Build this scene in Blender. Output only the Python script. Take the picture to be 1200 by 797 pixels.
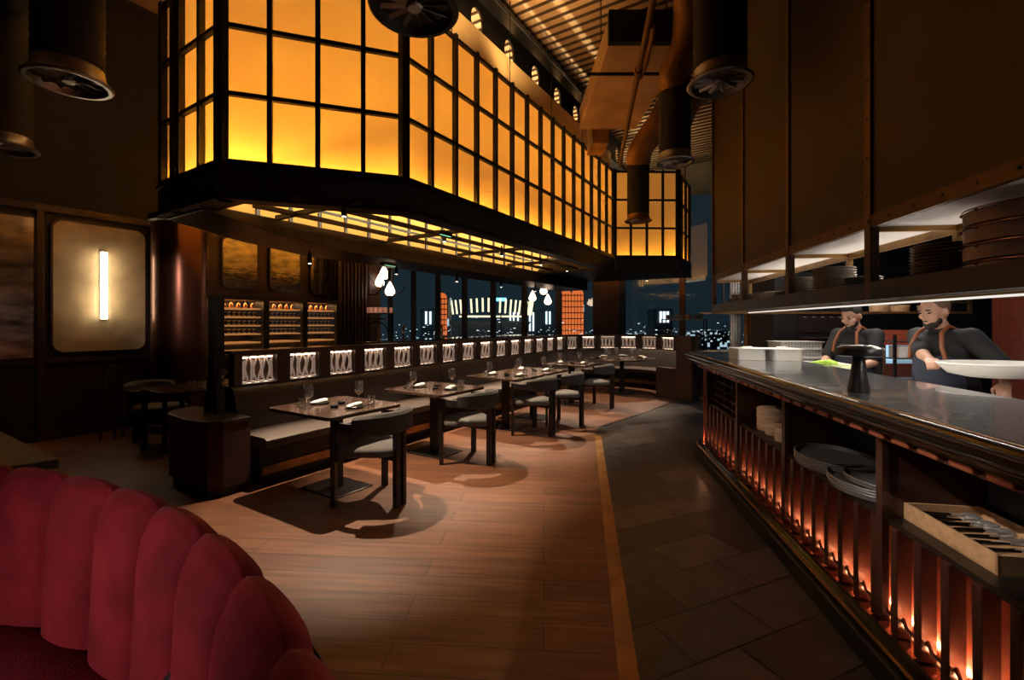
import bpy, bmesh, math, random
from mathutils import Vector, Matrix
R=math.radians; PI=math.pi; sin=math.sin; cos=math.cos
random.seed(4)
for o in list(bpy.data.objects): bpy.data.objects.remove(o)
scene=bpy.context.scene; COL=scene.collection
# ------------------------------------------------------------------ camera, world, exposure, lights
cd=bpy.data.cameras.new('camera'); cam=bpy.data.objects.new('camera',cd); COL.objects.link(cam)
cd.sensor_width=36; cd.lens=36*533/1200; cd.shift_y=-19.5/1200; cd.clip_end=2000; cd.clip_start=.05
cam.location=(0,0,1.5); cam.rotation_euler=(R(90),0,0); scene.camera=cam
w=bpy.data.worlds.new('night'); scene.world=w; w.use_nodes=True
w.node_tree.nodes['Background'].inputs[0].default_value=(.10,.20,.27,1); w.node_tree.nodes['Background'].inputs[1].default_value=.10
scene.view_settings.view_transform='Standard'; scene.view_settings.look='None'
scene.view_settings.exposure=0; scene.view_settings.gamma=1; scene.view_settings.use_curve_mapping=False
AU=R(31.84); AC=R(9.37)
def U(s,t,z=0): return Vector((s*sin(AU)+t*cos(AU), s*cos(AU)-t*sin(AU), z))
def K(a,p,z=0): return Vector((a*sin(AC)+p*cos(AC), a*cos(AC)-p*sin(AC), z))
def light(kind,loc,power,col,target=None,rot=None,**kw):
    d=bpy.data.lights.new(kind.lower()+'_light',kind); d.energy=power; d.color=col
    for k,v in kw.items(): setattr(d,k,v)
    o=bpy.data.objects.new(kind.lower()+'_light',d); COL.objects.link(o); o.location=loc
    if target is not None: o.rotation_euler=(Vector(target)-Vector(loc)).to_track_quat('-Z','Y').to_euler()
    if rot is not None: o.rotation_euler=rot
    return o
WARM=(1,.76,.54); WHITE=(1,.90,.78); AMB=(1,.52,.13)
# the track spots that hang under the lantern frame, one over each table
for s,t,ts,tt,pw in ((2.98,-3.83,2.75,-3.25,450),(4.6,-3.9,4.1,-3.3,400),(6.05,-3.95,5.7,-3.3,400),(7.35,-3.95,6.6,-3.3,260),(8.5,-3.95,7.9,-3.3,280)):
    light('SPOT',U(s,t,2.56),pw,WARM,U(ts,tt,0),spot_size=R(66),spot_blend=.5,shadow_soft_size=.014)
light('SPOT',U(10.6,-2.9,2.46),200,WARM,U(9.7,-3.1,0),spot_size=R(80),spot_blend=.4,shadow_soft_size=.02)
# spots on the left beam grazing the bench and the light boxes
for s in (3.6,5.1,6.6,8.1): light('SPOT',U(s,-5.3,2.33),10,WARM,U(s,-4.7,.5),spot_size=R(70),spot_blend=.6,shadow_soft_size=.02)
# unseen low lamp added to light the red booth, then ceiling spots
light('SPOT',(-1.75,-.05,1.15),42,(1,.80,.74),(-1.05,1.3,.55),spot_size=R(85),spot_blend=1,shadow_soft_size=.10)
light('SPOT',(-1.4,.3,3.9),26,(1,.62,.36),(-.1,2.9,0),spot_size=R(52),spot_blend=.8,shadow_soft_size=.04)
light('SPOT',(.4,3.0,3.9),16,(1,.6,.34),(.4,3.2,0),spot_size=R(80),spot_blend=1,shadow_soft_size=.1)
light('SPOT',K(8.5,1.2,3.8),60,(.62,.72,1),K(8.2,1.1,0),spot_size=R(58),spot_blend=.9,shadow_soft_size=.1)
light('SPOT',K(4.4,.7,3.9),28,(1,.8,.65),K(4.4,.6,0),spot_size=R(80),spot_blend=1,shadow_soft_size=.1)
for a_ in (1.6,3.0,4.4): light('SPOT',K(a_+.5,.30,3.7),26,(1,.62,.36),K(a_-.1,1.40,.30),spot_size=R(36),spot_blend=.7,shadow_soft_size=.012)
for a_,pw in ((2.1,420),(2.9,60),(3.9,95)): light('SPOT',K(a_-.5,-1.6,3.2),pw,(1,.88,.76),K(a_,1.5,.72),spot_size=R(17),spot_blend=.8,shadow_soft_size=.02)
# ------------------------------------------------------------------ materials
MATS={}
def mat(name,col=(.5,.5,.5),rough=.5,metal=0,emit=None,estr=0,noise=None,bump=None,sheen=0,coat=0,spec=.5,stretch=None):
    if name in MATS: return MATS[name]
    m=bpy.data.materials.new(name); m.use_nodes=True; nt=m.node_tree; b=nt.nodes['Principled BSDF']
    b.inputs['Base Color'].default_value=(*col,1); b.inputs['Roughness'].default_value=rough; b.inputs['Metallic'].default_value=metal
    b.inputs['Sheen Weight'].default_value=sheen; b.inputs['Coat Weight'].default_value=coat; b.inputs['Specular IOR Level'].default_value=spec
    if emit: b.inputs['Emission Color'].default_value=(*emit,1); b.inputs['Emission Strength'].default_value=estr
    if noise or bump:
        tc=nt.nodes.new('ShaderNodeTexCoord'); mp=nt.nodes.new('ShaderNodeMapping'); nt.links.new(tc.outputs['Object'],mp.inputs[0])
        if stretch: mp.inputs['Scale'].default_value=stretch
    if noise:  # (scale, amount)
        n=nt.nodes.new('ShaderNodeTexNoise'); n.inputs['Scale'].default_value=noise[0]; n.inputs['Detail'].default_value=5
        nt.links.new(mp.outputs[0],n.inputs['Vector'])
        mx=nt.nodes.new('ShaderNodeValToRGB'); a=noise[1]
        mx.color_ramp.elements[0].position=.3; mx.color_ramp.elements[1].position=.7
        mx.color_ramp.elements[0].color=(*[c*(1-a) for c in col],1); mx.color_ramp.elements[1].color=(*[min(1,c*(1+a)) for c in col],1)
        nt.links.new(n.outputs['Fac'],mx.inputs[0]); nt.links.new(mx.outputs[0],b.inputs['Base Color'])
    if bump:   # (scale, strength)
        n=nt.nodes.new('ShaderNodeTexNoise'); n.inputs['Scale'].default_value=bump[0]; n.inputs['Detail'].default_value=4
        nt.links.new(mp.outputs[0],n.inputs['Vector'])
        bp=nt.nodes.new('ShaderNodeBump'); bp.inputs['Strength'].default_value=bump[1]; bp.inputs['Distance'].default_value=.01
        nt.links.new(n.outputs['Fac'],bp.inputs['Height']); nt.links.new(bp.outputs[0],b.inputs['Normal'])
    MATS[name]=m; return m
def emis(name,col,s):
    if name in MATS: return MATS[name]
    m=bpy.data.materials.new(name); m.use_nodes=True; nt=m.node_tree; nt.nodes.clear()
    e=nt.nodes.new('ShaderNodeEmission'); e.inputs[0].default_value=(*col,1); e.inputs[1].default_value=s
    o=nt.nodes.new('ShaderNodeOutputMaterial'); nt.links.new(e.outputs[0],o.inputs[0]); MATS[name]=m; return m
def glassm(name,tint=(.96,.97,.98),base=.04,edge=.7,rough=.02,gcol=(1,1,1),power=2.5,emit=0):
    m=bpy.data.materials.new(name); m.use_nodes=True; nt=m.node_tree; nt.nodes.clear()
    tr=nt.nodes.new('ShaderNodeBsdfTransparent'); tr.inputs[0].default_value=(*tint,1)
    gl=nt.nodes.new('ShaderNodeBsdfGlossy'); gl.inputs[0].default_value=(*gcol,1); gl.inputs['Roughness'].default_value=rough
    lw=nt.nodes.new('ShaderNodeLayerWeight'); lw.inputs[0].default_value=.5
    pw=nt.nodes.new('ShaderNodeMath'); pw.operation='POWER'; pw.inputs[1].default_value=power
    ma=nt.nodes.new('ShaderNodeMath'); ma.operation='MULTIPLY_ADD'; ma.inputs[1].default_value=edge; ma.inputs[2].default_value=base
    mx=nt.nodes.new('ShaderNodeMixShader'); o=nt.nodes.new('ShaderNodeOutputMaterial'); L=nt.links.new
    L(lw.outputs['Facing'],pw.inputs[0]); L(pw.outputs[0],ma.inputs[0]); L(ma.outputs[0],mx.inputs[0]); L(tr.outputs[0],mx.inputs[1]); L(gl.outputs[0],mx.inputs[2]); L(mx.outputs[0],o.inputs[0])
    MATS[name]=m; return m
M_black=mat('black_metal',(.012,.011,.011),.45,.3,bump=(60,.15))
M_bsteel=mat('dark_bronze_steel',(.035,.024,.018),.42,.6,noise=(6,.35))
M_fluted=mat('fluted_black',(.05,.048,.05),.5)
M_dwood=mat('dark_walnut',(.050,.026,.017),.38,noise=(4,.45),stretch=(1,12,12))
M_tabletop=mat('table_wood',(.060,.034,.023),.22,noise=(4,.35),stretch=(14,1,14),coat=.3)
M_legwood=mat('black_oak',(.016,.012,.011),.45,noise=(5,.4),stretch=(12,12,1))
M_plate=mat('base_plate_metal',(.05,.045,.042),.35,.8)
M_leather=mat('brown_leather',(.055,.044,.040),.5,bump=(90,.2))
M_seat=mat('taupe_seat',(.095,.074,.064),.6,bump=(120,.2))
M_uph=mat('charcoal_fabric',(.042,.038,.036),.85,bump=(200,.4),sheen=.08)
M_uphl=mat('grey_fabric',(.11,.104,.098),.85,bump=(200,.4),sheen=.1)
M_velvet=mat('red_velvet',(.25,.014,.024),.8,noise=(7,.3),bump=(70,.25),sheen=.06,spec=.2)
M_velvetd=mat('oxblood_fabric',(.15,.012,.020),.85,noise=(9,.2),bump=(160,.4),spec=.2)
M_brass=mat('aged_brass',(.30,.17,.06),.35,.9,noise=(8,.3))
M_bronze=mat('bronze_sheet',(.42,.23,.085),.45,.45,noise=(3,.4),bump=(14,.5))
M_steel=mat('stainless',(.62,.60,.57),.25,1,noise=(20,.08))
M_pan=mat('brushed_pan',(.66,.64,.60),.42,.55)
M_steeld=mat('dull_steel',(.36,.35,.34),.35,1)
M_stone=mat('black_granite',(.030,.030,.032),.19,.0,noise=(50,.4),spec=.7,coat=.4)
M_lacq=mat('black_lacquer',(.012,.009,.008),.16,0,coat=.6)
M_white=mat('white_ceramic',(.80,.78,.74),.35)
M_cut=mat('polished_cutlery',(.85,.84,.82),.3,.75)
M_linen=mat('white_linen',(.86,.84,.80),.8,bump=(60,.3))
M_bcer=mat('black_ceramic',(.02,.02,.021),.3)
M_stonew=mat('stoneware',(.30,.25,.21),.55,noise=(10,.2))
M_bamboo=mat('bamboo',(.62,.43,.29),.6,noise=(6,.15),stretch=(1,1,9))
M_boxwood=mat('beech',(.55,.33,.17),.5,noise=(4,.2),stretch=(1,9,9))
M_tray=mat('grey_tray',(.17,.165,.165),.45,noise=(30,.1))
M_darkwall=mat('wall_mahogany',(.022,.009,.0075),.55,noise=(2.2,.3))
M_upper=mat('wall_oxblood',(.012,.0065,.0055),.75,noise=(3,.3))
M_frame=mat('mahogany_frame',(.034,.012,.009),.4,noise=(4,.3))
M_gold=mat('gold_plaster',(.50,.40,.25),.6,noise=(2.2,.35),bump=(4,.3))
M_copper=mat('copper_column',(.17,.075,.05),.30,.85,noise=(1.5,.2))
M_mirror=mat('smoked_stone',(.30,.27,.25),.13,.85,noise=(5,.6),bump=(9,.25),stretch=(1,1,2.2))
M_cream=mat('amber_fascia',(.85,.60,.28),.6,noise=(2,.1))
M_white_s=mat('shelf_white',(.62,.58,.54),.5)
M_hood=mat('rust_panel',(.026,.011,.0045),.62,.15,noise=(1.6,.35),bump=(30,.12))
M_hoodt=mat('rust_trim',(.075,.032,.011),.5,.4,noise=(9,.35))
M_reds=mat('red_glazed',(.30,.065,.035),.30,0,noise=(8,.25),coat=.3)
M_redsd=mat('red_slat',(.055,.018,.012),.3,.2,coat=.3)
M_glass=glassm('clear_glass',base=.12,edge=.88,rough=.10,power=1.8)
M_win=glassm('window_glass',tint=(.92,.95,.96),base=.085,edge=.25,rough=.0)
M_rod=glassm('cast_glass_rod',tint=(.97,.93,.90),base=.10,edge=.9,rough=.16,gcol=(1,.95,.9),power=1.6)
M_skin=mat('skin',(.56,.31,.21),.5); M_hair=mat('dark_hair',(.02,.014,.011),.7,bump=(150,.5))
M_shirt=mat('black_cotton',(.008,.008,.009),.8,bump=(30,.3)); M_apron=mat('navy_apron',(.025,.032,.055),.8); M_strap=mat('tan_leather',(.24,.075,.028),.5)
M_green=mat('leek_green',(.35,.55,.06),.5,noise=(20,.4)); M_navy=mat('trousers',(.02,.02,.024),.8)
E_led=emis('led_warm',(1,.74,.52),5); E_tube=emis('sconce_tube',(1,.80,.52),14); E_spot=emis('spot_lens',(1,.82,.6),12); E_bulb=emis('paper_bulb',(1,.72,.5),5)
E_strip=emis('shelf_led',(1,.93,.84),.9)
# ------------------------------------------------------------------ mesh tools
class MB:
    def __init__(s): s.bm=bmesh.new(); s.smooth=False
    def mesh(s,vs,fs,T=None):
        bv=[s.bm.verts.new(T@Vector(v) if T else v) for v in vs]
        for f in fs:
            try: s.bm.faces.new([bv[i] for i in f])
            except ValueError: pass
        return s
    def box(s,c,sz,rz=0,T=None):
        x,y,z=[k/2 for k in sz]; m=Matrix.Translation(c)@Matrix.Rotation(rz,4,'Z')
        if T is not None: m=T@m
        return s.mesh([(i*x,j*y,k*z) for i in(-1,1) for j in(-1,1) for k in(-1,1)],[(0,1,3,2),(4,6,7,5),(0,4,5,1),(2,3,7,6),(0,2,6,4),(1,5,7,3)],m)
    def bb(s,x0,x1,y0,y1,z0,z1,T=None): return s.box(((x0+x1)/2,(y0+y1)/2,(z0+z1)/2),(abs(x1-x0),abs(y1-y0),abs(z1-z0)),0,T)
    def prism(s,pts,z0,z1,T=None):
        n=len(pts); return s.mesh([(p[0],p[1],z0) for p in pts]+[(p[0],p[1],z1) for p in pts],[tuple(range(n))[::-1],tuple(range(n,2*n))]+[(i,(i+1)%n,(i+1)%n+n,i+n) for i in range(n)],T)
    def ring(s,outer,inner,z0,z1,T=None):
        n=len(outer); v=[(p[0],p[1],z) for z in(z0,z1) for q in(outer,inner) for p in q]; f=[]
        for i in range(n):
            j=(i+1)%n; f+=[(i,n+i,n+j,j),(2*n+i,2*n+j,3*n+j,3*n+i),(i,j,2*n+j,2*n+i),(n+i,3*n+i,3*n+j,n+j)]
        return s.mesh(v,f,T)
    def lathe(s,prof,seg=24,c=(0,0,0),sx=1,sy=1,T=None):
        v=[];f=[];n=len(prof)
        for i in range(seg):
            a=2*PI*i/seg
            for r,z in prof: v.append((c[0]+r*cos(a)*sx,c[1]+r*sin(a)*sy,c[2]+z))
        for i in range(seg):
            j=(i+1)%seg
            for k in range(n-1): f.append((i*n+k,j*n+k,j*n+k+1,i*n+k+1))
        if prof[0][0]>1e-5: f.append(tuple(i*n for i in range(seg))[::-1])
        if prof[-1][0]>1e-5: f.append(tuple(i*n+n-1 for i in range(seg)))
        s.smooth=True; return s.mesh(v,f,T)
    def openlathe(s,prof,seg=24,c=(0,0,0),sx=1,sy=1):
        p=[(0,prof[0][1])]+list(prof) if prof[0][0]>1e-5 else list(prof)
        v=[];f=[];n=len(p)
        for i in range(seg):
            a=2*PI*i/seg
            for r,z in p: v.append((c[0]+r*cos(a)*sx,c[1]+r*sin(a)*sy,c[2]+z))
        for i in range(seg):
            j=(i+1)%seg
            for k in range(n-1): f.append((i*n+k,j*n+k,j*n+k+1,i*n+k+1))
        s.smooth=True; return s.mesh(v,f)
    def tube(s,pts,r,seg=8,closed=False):
        pts=[Vector(p) for p in pts]; n=len(pts); rs=r if isinstance(r,(list,tuple)) else [r]*n; v=[];f=[]; up=None
        for i,p in enumerate(pts):
            a=pts[(i-1)%n] if (closed or i>0) else p; b=pts[(i+1)%n] if (closed or i<n-1) else p
            d=(b-a).normalized()
            if up is None: up=Vector((0,0,1)) if abs(d.z)<.9 else Vector((1,0,0))
            x=d.cross(up).normalized(); y=x.cross(d).normalized(); up=y
            for k in range(seg): q=2*PI*k/seg; v.append(p+rs[i]*(cos(q)*x+sin(q)*y))
        for i in range(n if closed else n-1):
            j=(i+1)%n
            for k in range(seg): l=(k+1)%seg; f.append((i*seg+k,i*seg+l,j*seg+l,j*seg+k))
        if not closed: f.append(tuple(range(seg))[::-1]); f.append(tuple((n-1)*seg+k for k in range(seg)))
        s.smooth=True; return s.mesh(v,f)
    def ell(s,c,r,T=None,seg=16,rings=10):
        prof=[(sin(PI*k/rings),-cos(PI*k/rings)) for k in range(rings+1)]; prof[0]=(0,-1); prof[-1]=(0,1)
        m=Matrix.Translation(c)@Matrix.Diagonal((*r,1)); m=(T@m) if T is not None else m
        s.lathe(prof,seg,T=m); return s
    def limb(s,p0,r0,p1,r1,seg=14):
        p0,p1=Vector(p0),Vector(p1); s.tube([p0,p1],[r0,r1],seg); s.ell(p0,(r0,)*3); s.ell(p1,(r1,)*3); return s
    def grid(s,fn,nu,nv,closed_u=False):
        v=[fn(i/nu,j/nv) for i in range(nu+(0 if closed_u else 1)) for j in range(nv+1)]; f=[]; m=nv+1; N=nu if closed_u else nu
        for i in range(N):
            k=(i+1)%nu if closed_u else i+1
            for j in range(nv): f.append((i*m+j,k*m+j,k*m+j+1,i*m+j+1))
        s.smooth=True; return s.mesh(v,f)
    def build(s,name,m,parent=None,bevel=0,sm=None,loc=None,sharp=True):
        bm=s.bm
        bmesh.ops.remove_doubles(bm,verts=bm.verts,dist=1e-6)
        bmesh.ops.recalc_face_normals(bm,faces=bm.faces)
        if s.smooth if sm is None else sm:
            for f in bm.faces: f.smooth=True
            for e in (bm.edges if sharp else []):
                if len(e.link_faces)==2 and e.calc_face_angle(0)>R(42): e.smooth=False
        me=bpy.data.meshes.new(name); bm.to_mesh(me); bm.free(); me.materials.append(m)
        o=bpy.data.objects.new(name,me); COL.objects.link(o)
        if parent: o.parent=parent
        if loc is not None: o.location=loc
        if bevel: b=o.modifiers.new('bevel','BEVEL'); b.width=bevel; b.segments=2; b.limit_method='ANGLE'
        return o
def tag(o,label,cat,group=None,kind=None):
    if label: o['label']=label
    if cat: o['category']=cat
    if group: o['group']=group
    if kind: o['kind']=kind
    return o
def thing(name,loc,rz,label,cat,group=None):
    o=bpy.data.objects.new(name,None); COL.objects.link(o); o.location=loc; o.rotation_euler=(0,0,rz); o.empty_display_size=.1
    return tag(o,label,cat,group)
def struct(o): o['kind']='structure'; return o
def copy_tree(o,loc=None,rz=None,label=None,group=None,parent=None):
    c=o.copy(); COL.objects.link(c)
    if parent: c.parent=parent
    if loc is not None: c.location=loc
    if rz is not None: c.rotation_euler=(0,0,rz)
    if label: c['label']=label
    if group: c['group']=group
    for ch in [x for x in KIDS.get(o.name,[])]: copy_tree(ch,parent=c)
    return c
KIDS={}
def index_kids(root):
    for ch in root.children: KIDS.setdefault(root.name,[]); KIDS[root.name].append(ch); index_kids(ch)
TU=Matrix.Rotation(-AU,4,'Z')   # local x = t, local y = s
TC=Matrix.Rotation(-AC,4,'Z')   # local x = p, local y = a
# ------------------------------------------------------------------ floors
def ramp_floor(name,ang,bw,bh,off,mort,c1,c2,cm,rough,squash=1,noise_s=(1,1,1),bumpd=.4):
    m=bpy.data.materials.new(name); m.use_nodes=True; nt=m.node_tree; L=nt.links.new; b=nt.nodes['Principled BSDF']
    tc=nt.nodes.new('ShaderNodeTexCoord'); mp=nt.nodes.new('ShaderNodeMapping'); mp.inputs['Rotation'].default_value=(0,0,ang); L(tc.outputs['Object'],mp.inputs[0])
    br=nt.nodes.new('ShaderNodeTexBrick'); br.offset=off; br.inputs['Scale'].default_value=1; br.inputs['Brick Width'].default_value=bw; br.inputs['Row Height'].default_value=bh
    br.inputs['Mortar Size'].default_value=mort; br.inputs['Color1'].default_value=(*c1,1); br.inputs['Color2'].default_value=(*c2,1); br.inputs['Mortar'].default_value=(*cm,1); L(mp.outputs[0],br.inputs[0])
    m2=nt.nodes.new('ShaderNodeMapping'); m2.inputs['Scale'].default_value=noise_s; L(mp.outputs[0],m2.inputs[0])
    n=nt.nodes.new('ShaderNodeTexNoise'); n.inputs['Scale'].default_value=3; n.inputs['Detail'].default_value=8; L(m2.outputs[0],n.inputs[0])
    mx=nt.nodes.new('ShaderNodeMix'); mx.data_type='RGBA'; mx.blend_type='MULTIPLY'; mx.inputs[0].default_value=.85
    rp=nt.nodes.new('ShaderNodeValToRGB'); rp.color_ramp.elements[0].position=.3; rp.color_ramp.elements[0].color=(.45,.42,.4,1); rp.color_ramp.elements[1].position=.7; rp.color_ramp.elements[1].color=(1.1,1.1,1.1,1)
    L(n.outputs['Fac'],rp.inputs[0]); L(br.outputs['Color'],mx.inputs[6]); L(rp.outputs[0],mx.inputs[7]); L(mx.outputs[2],b.inputs['Base Color'])
    b.inputs['Roughness'].default_value=rough
    bp=nt.nodes.new('ShaderNodeBump'); bp.inputs['Strength'].default_value=bumpd; bp.inputs['Distance'].default_value=.004; bp.invert=True
    ad=nt.nodes.new('ShaderNodeMath'); ad.operation='MULTIPLY_ADD'; ad.inputs[1].default_value=-.4; L(n.outputs['Fac'],ad.inputs[0]); L(br.outputs['Fac'],ad.inputs[2]); L(ad.outputs[0],bp.inputs['Height']); L(bp.outputs[0],b.inputs['Normal'])
    return m
M_wood=ramp_floor('oak_planks',R(4),1.9,.19,.37,.0025,(.225,.090,.038),(.160,.062,.027),(.03,.014,.009),.52,noise_s=(.6,9,1),bumpd=.25)
M_tile=ramp_floor('slate_tiles',R(-24),.52,.30,.5,.005,(.026,.024,.025),(.115,.100,.092),(.008,.007,.008),.34,noise_s=(1.8,1.8,1),bumpd=1.0)
strip_near=K(-3.2,.44-.0,0)
st=[(-.36,-3.2),(.45,1.91),(1.11,6.1),(1.26,6.62),(2.25,7.72),(3.17,8.9),(3.7,9.6),(4.1,10.3)]
wood=[(-14,-4)]+[(-.47,-4.0)]+st[1:]+[(5.5,12.5),(-2,20),(-14,16)]
struct(MB().prism(wood,-.1,0).build('floor',M_wood))
tilep=[(-.47,-4.0)]+st[1:]+[(5.5,12.5),(8.5,14),(13,8),(11,-4)]
struct(MB().prism(tilep,-.1,-.002).build('floor_tiles',M_tile))
b=MB()
def strip(b,pts,w,z0,z1):
    for i in range(len(pts)-1):
        p=Vector((*pts[i],0)); q=Vector((*pts[i+1],0)); d=(q-p).normalized(); n=Vector((d.y,-d.x,0))
        b.prism([p-n*0,q-n*0,q+n*w,p+n*w],z0,z1)
strip(b,[(-.47,-4.0),(.45,1.91),(1.11,6.1)],.085,-.05,.004)
struct(b.build('trim_1',mat('floor_brass',(.34,.17,.05),.45,.35,noise=(5,.35))))
b=MB(); strip(b,st[2:],.05,-.05,.004); struct(b.build('trim_2',M_dwood))
# ------------------------------------------------------------------ ceiling and its steelwork
ZC=6.1
b=MB(); b.prism([(-14,-5),(13,-5),(13,14),(-2,20),(-14,16)],ZC+.06,ZC+.16)
struct(b.build('ceiling',mat('deck_tan',(.52,.33,.16),.6,noise=(1,.15))))
b=MB()
for i in range(84): b.box(U(-1+i*.18,.8,ZC+.035),(11,.016,.04),-AU)
rb=b.build('ceiling_ribs',mat('deck_rib',(.07,.04,.022),.6)); struct(rb)
# perforated beam over the lantern
bt=thing('perforated_beam',U(0,0,0),0,'black steel beam with round holes above the lantern','beam')
def plate_with_holes(b,s0,s1,zc,hh,r,step,t,th,n=20):
    k=s0
    while k<s1-1e-6:
        c=k+step/2
        for tt in (t-th/2,t+th/2):
            vs=[];fs=[]
            for i in range(n):
                a=2*PI*i/n; dx,dz=cos(a),sin(a); m=max(abs(dx)/(step/2),abs(dz)/hh)
                vs.append(U(c+r*dx,tt,zc+r*1.35*dz)); vs.append(U(c+dx/m,tt,zc+dz/m))
            for i in range(n): j=(i+1)%n; fs.append((2*i,2*j,2*j+1,2*i+1))
            b.mesh(vs,fs)
        vs=[];
        for i in range(n):
            a=2*PI*i/n
            for tt in (t-th/2,t+th/2): vs.append(U(c+r*cos(a),tt,zc+r*1.35*sin(a)))
        b.mesh(vs,[(2*i,2*((i+1)%n),2*((i+1)%n)+1,2*i+1) for i in range(n)])
        k+=step
b=MB(); plate_with_holes(b,3.0,11.4,5.68,.30,.14,.84,-3.75,.03); b.build('web',M_black,bt)
b=MB()
for z in (5.37,5.99): b.bb(-3.86,-3.64,3.0,11.4,z-.015,z+.015,TU)
b.build('flange',M_black,bt)
# gold strip ceiling edge beside beam
struct(MB().bb(-3.6,-3.50,3.0,9.85,4.99,5.33,TU).build('trim_3',M_cream))
b=MB(); b.bb(-3.64,-3.46,3.2,9.9,5.9,5.98,TU); struct(b.build('trim_4',M_black))
# rectangular duct
du=thing('box_duct',(0,0,0),0,'large flat rectangular air duct under the ribbed ceiling','duct')
MB().bb(1.22,2.22,5.7,8.2,5.0,5.36).build('casing',mat('duct_tan',(.60,.42,.22),.55,.2,noise=(2,.2)),du)
MB().bb(1.20,2.24,5.62,5.70,4.98,5.38).build('insulated_end',mat('insulation',(.02,.022,.03),.9,bump=(60,.9)),du)
MB().bb(1.45,1.75,8.2,8.8,4.75,5.3).build('collar',M_bronze,du)
b=MB(); b.tube([(1.25,6.4,5.0),(1.25,6.4,ZC)],.008,6); b.tube([(2.18,6.4,5.0),(2.18,6.4,ZC)],.008,6); b.build('hanger_rod',M_black,du)
def pipe(pts,r,name,label,m,cat='pipe',joints=()):
    t=thing(name,(0,0,0),0,label,cat); MB().tube(pts,r,12).build('run',m,t)
    if joints:
        b=MB()
        for a,c in joints: b.tube([a,c],r*1.5,12)
        b.build('coupling',m,t)
    return t
M_pipe=mat('pipe_brown',(.16,.085,.045),.45,.5)
pipe([(1.13,3.0,4.6),(2.1,8.9,4.6)],.035,'sprinkler_pipe','long brown sprinkler pipe running away under the ceiling',M_pipe,joints=(((1.55,5.55,4.6),(1.566,5.65,4.6)),))
pipe([(1.02,6.2,4.9),(2.4,6.2,4.9)],.022,'strut_rail','thin black crosswise rail below the rectangular duct',M_black,'rail')
pipe([(1.62,5.2,4.9),(1.75,5.9,4.9),(1.78,6.3,4.9)],.03,'branch_pipe','short dark branch pipe beside the long sprinkler pipe',M_pipe)
pipe([U(3.5,-7.9,4.2),U(8.0,-7.9,4.2)],.09,'wall_duct','dark round duct high along the left wall',M_bsteel,'duct')
pipe([U(3.0,-7.2,4.75),U(5.0,-7.2,4.75)],.05,'conduit_pipe','slim dark conduit high above the left wall',M_bsteel)
ac=thing('ceiling_fan_coil',U(4.6,-6.8,0),-AU,'dark boxy air unit hanging beside the lantern, upper left','air unit')
MB().bb(-.35,.35,-.5,.5,3.9,4.2).build('casing',M_bsteel,ac,bevel=.02)
b=MB(); b.tube([(-.3,-.4,4.2),(-.3,-.4,ZC)],.01,6); b.tube([(.3,-.4,4.2),(.3,-.4,ZC)],.01,6); b.build('hanger_rod',M_bsteel,ac)
b=MB()
for k in range(6): b.bb(-.3+k*.1,-.27+k*.1,-.515,-.5,3.95,4.15)
b.build('grille',M_steeld,ac)
for k,(s,lab) in enumerate(((4.2,'nearest'),(5.5,'second nearest'),(6.8,'third nearest'),(8.1,'farthest'))):
    o=MB().tube([U(s,-3.45,4.95),U(s,-3.45,ZC)],.007,6).build('hanger_rod',M_black)
    tag(o,'thin vertical hanger rod above the lantern, %s of four'%lab,'rod','hanger rods over the lantern')
# swirl diffusers on hanging ducts
def diffuser(loc,ztop,label,r=.225,rd=.185,mt=M_black,ring=None,bend=None):
    t=thing('ceiling_diffuser',loc,0,label,'air vent','swirl diffusers on hanging ducts')
    z=ztop-loc[2]
    b=MB()
    prof=[(rd,.10)]+[(rd+(.006 if k%2 else 0),.10+k*.035) for k in range(1,int((z-.1)/.035))]+[(rd,z)]
    b.openlathe(prof,28); b.build('duct',mt,t)
    b=MB(); b.lathe([(rd,.12),(rd+.01,.05),(r,.012),(r+.012,0),(r,-.012),(r-.022,-.012),(r-.03,.0),(r-.05,.03)],40) ; o=b.build('rim',ring or M_steeld,t)
    b=MB()
    n=12
    for k in range(n):
        a=2*PI*k/n; T=Matrix.Rotation(a,4,'Z')@Matrix.Translation((r*.52,0,.02))@Matrix.Rotation(R(28),4,'X')
        b.box((0,0,0),(r*.72,.026,.003),0,T)
    b.build('swirl_blades',M_steeld,t)
    MB().lathe([(0,.0),(.035,.0),(.045,.01),(.045,.04),(0,.045)],20).build('hub',M_steeld,t)
    if bend:
        for pts,rr,m in bend: MB().tube([Vector(p)-Vector(loc) for p in pts],rr,16).build('flexible_duct',m,t)
    return t
M_ins=mat('wrapped_duct',(.022,.018,.018),.75,bump=(25,.8))
def arc_pts(pts,n=5):
    out=[]; P=[Vector(p) for p in pts]; P=[P[0]]+P+[P[-1]]
    for i in range(1,len(P)-2):
        for k in range(n):
            t=k/n; a,b_,c,d=P[i-1],P[i],P[i+1],P[i+2]
            out.append(.5*((2*b_)+(c-a)*t+(2*a-5*b_+4*c-d)*t*t+(3*b_-a-3*c+d)*t**3))
    out.append(P[-2]); return out
diffuser((-.52,2.42,3.17),ZC,'dark swirl diffuser hanging in front of the lantern at the top',ring=M_black,mt=M_ins)
diffuser((-3.02,3.1,3.14),ZC,'bright rimmed swirl diffuser on a thick duct, upper left',mt=M_ins,bend=[(arc_pts([(-2.9,3.2,4.0),(-2.7,3.3,4.2),(-2.72,3.7,4.6),(-2.72,4.4,4.8)]),.12,M_bronze)])
diffuser((-4.75,4.26,3.14),ZC,'swirl diffuser cut off by the left edge of the picture',mt=M_ins,bend=[(arc_pts([(-4.75,4.26,4.5),(-4.3,3.9,4.4),(-3.4,3.3,4.4)]),.14,M_ins)])
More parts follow.
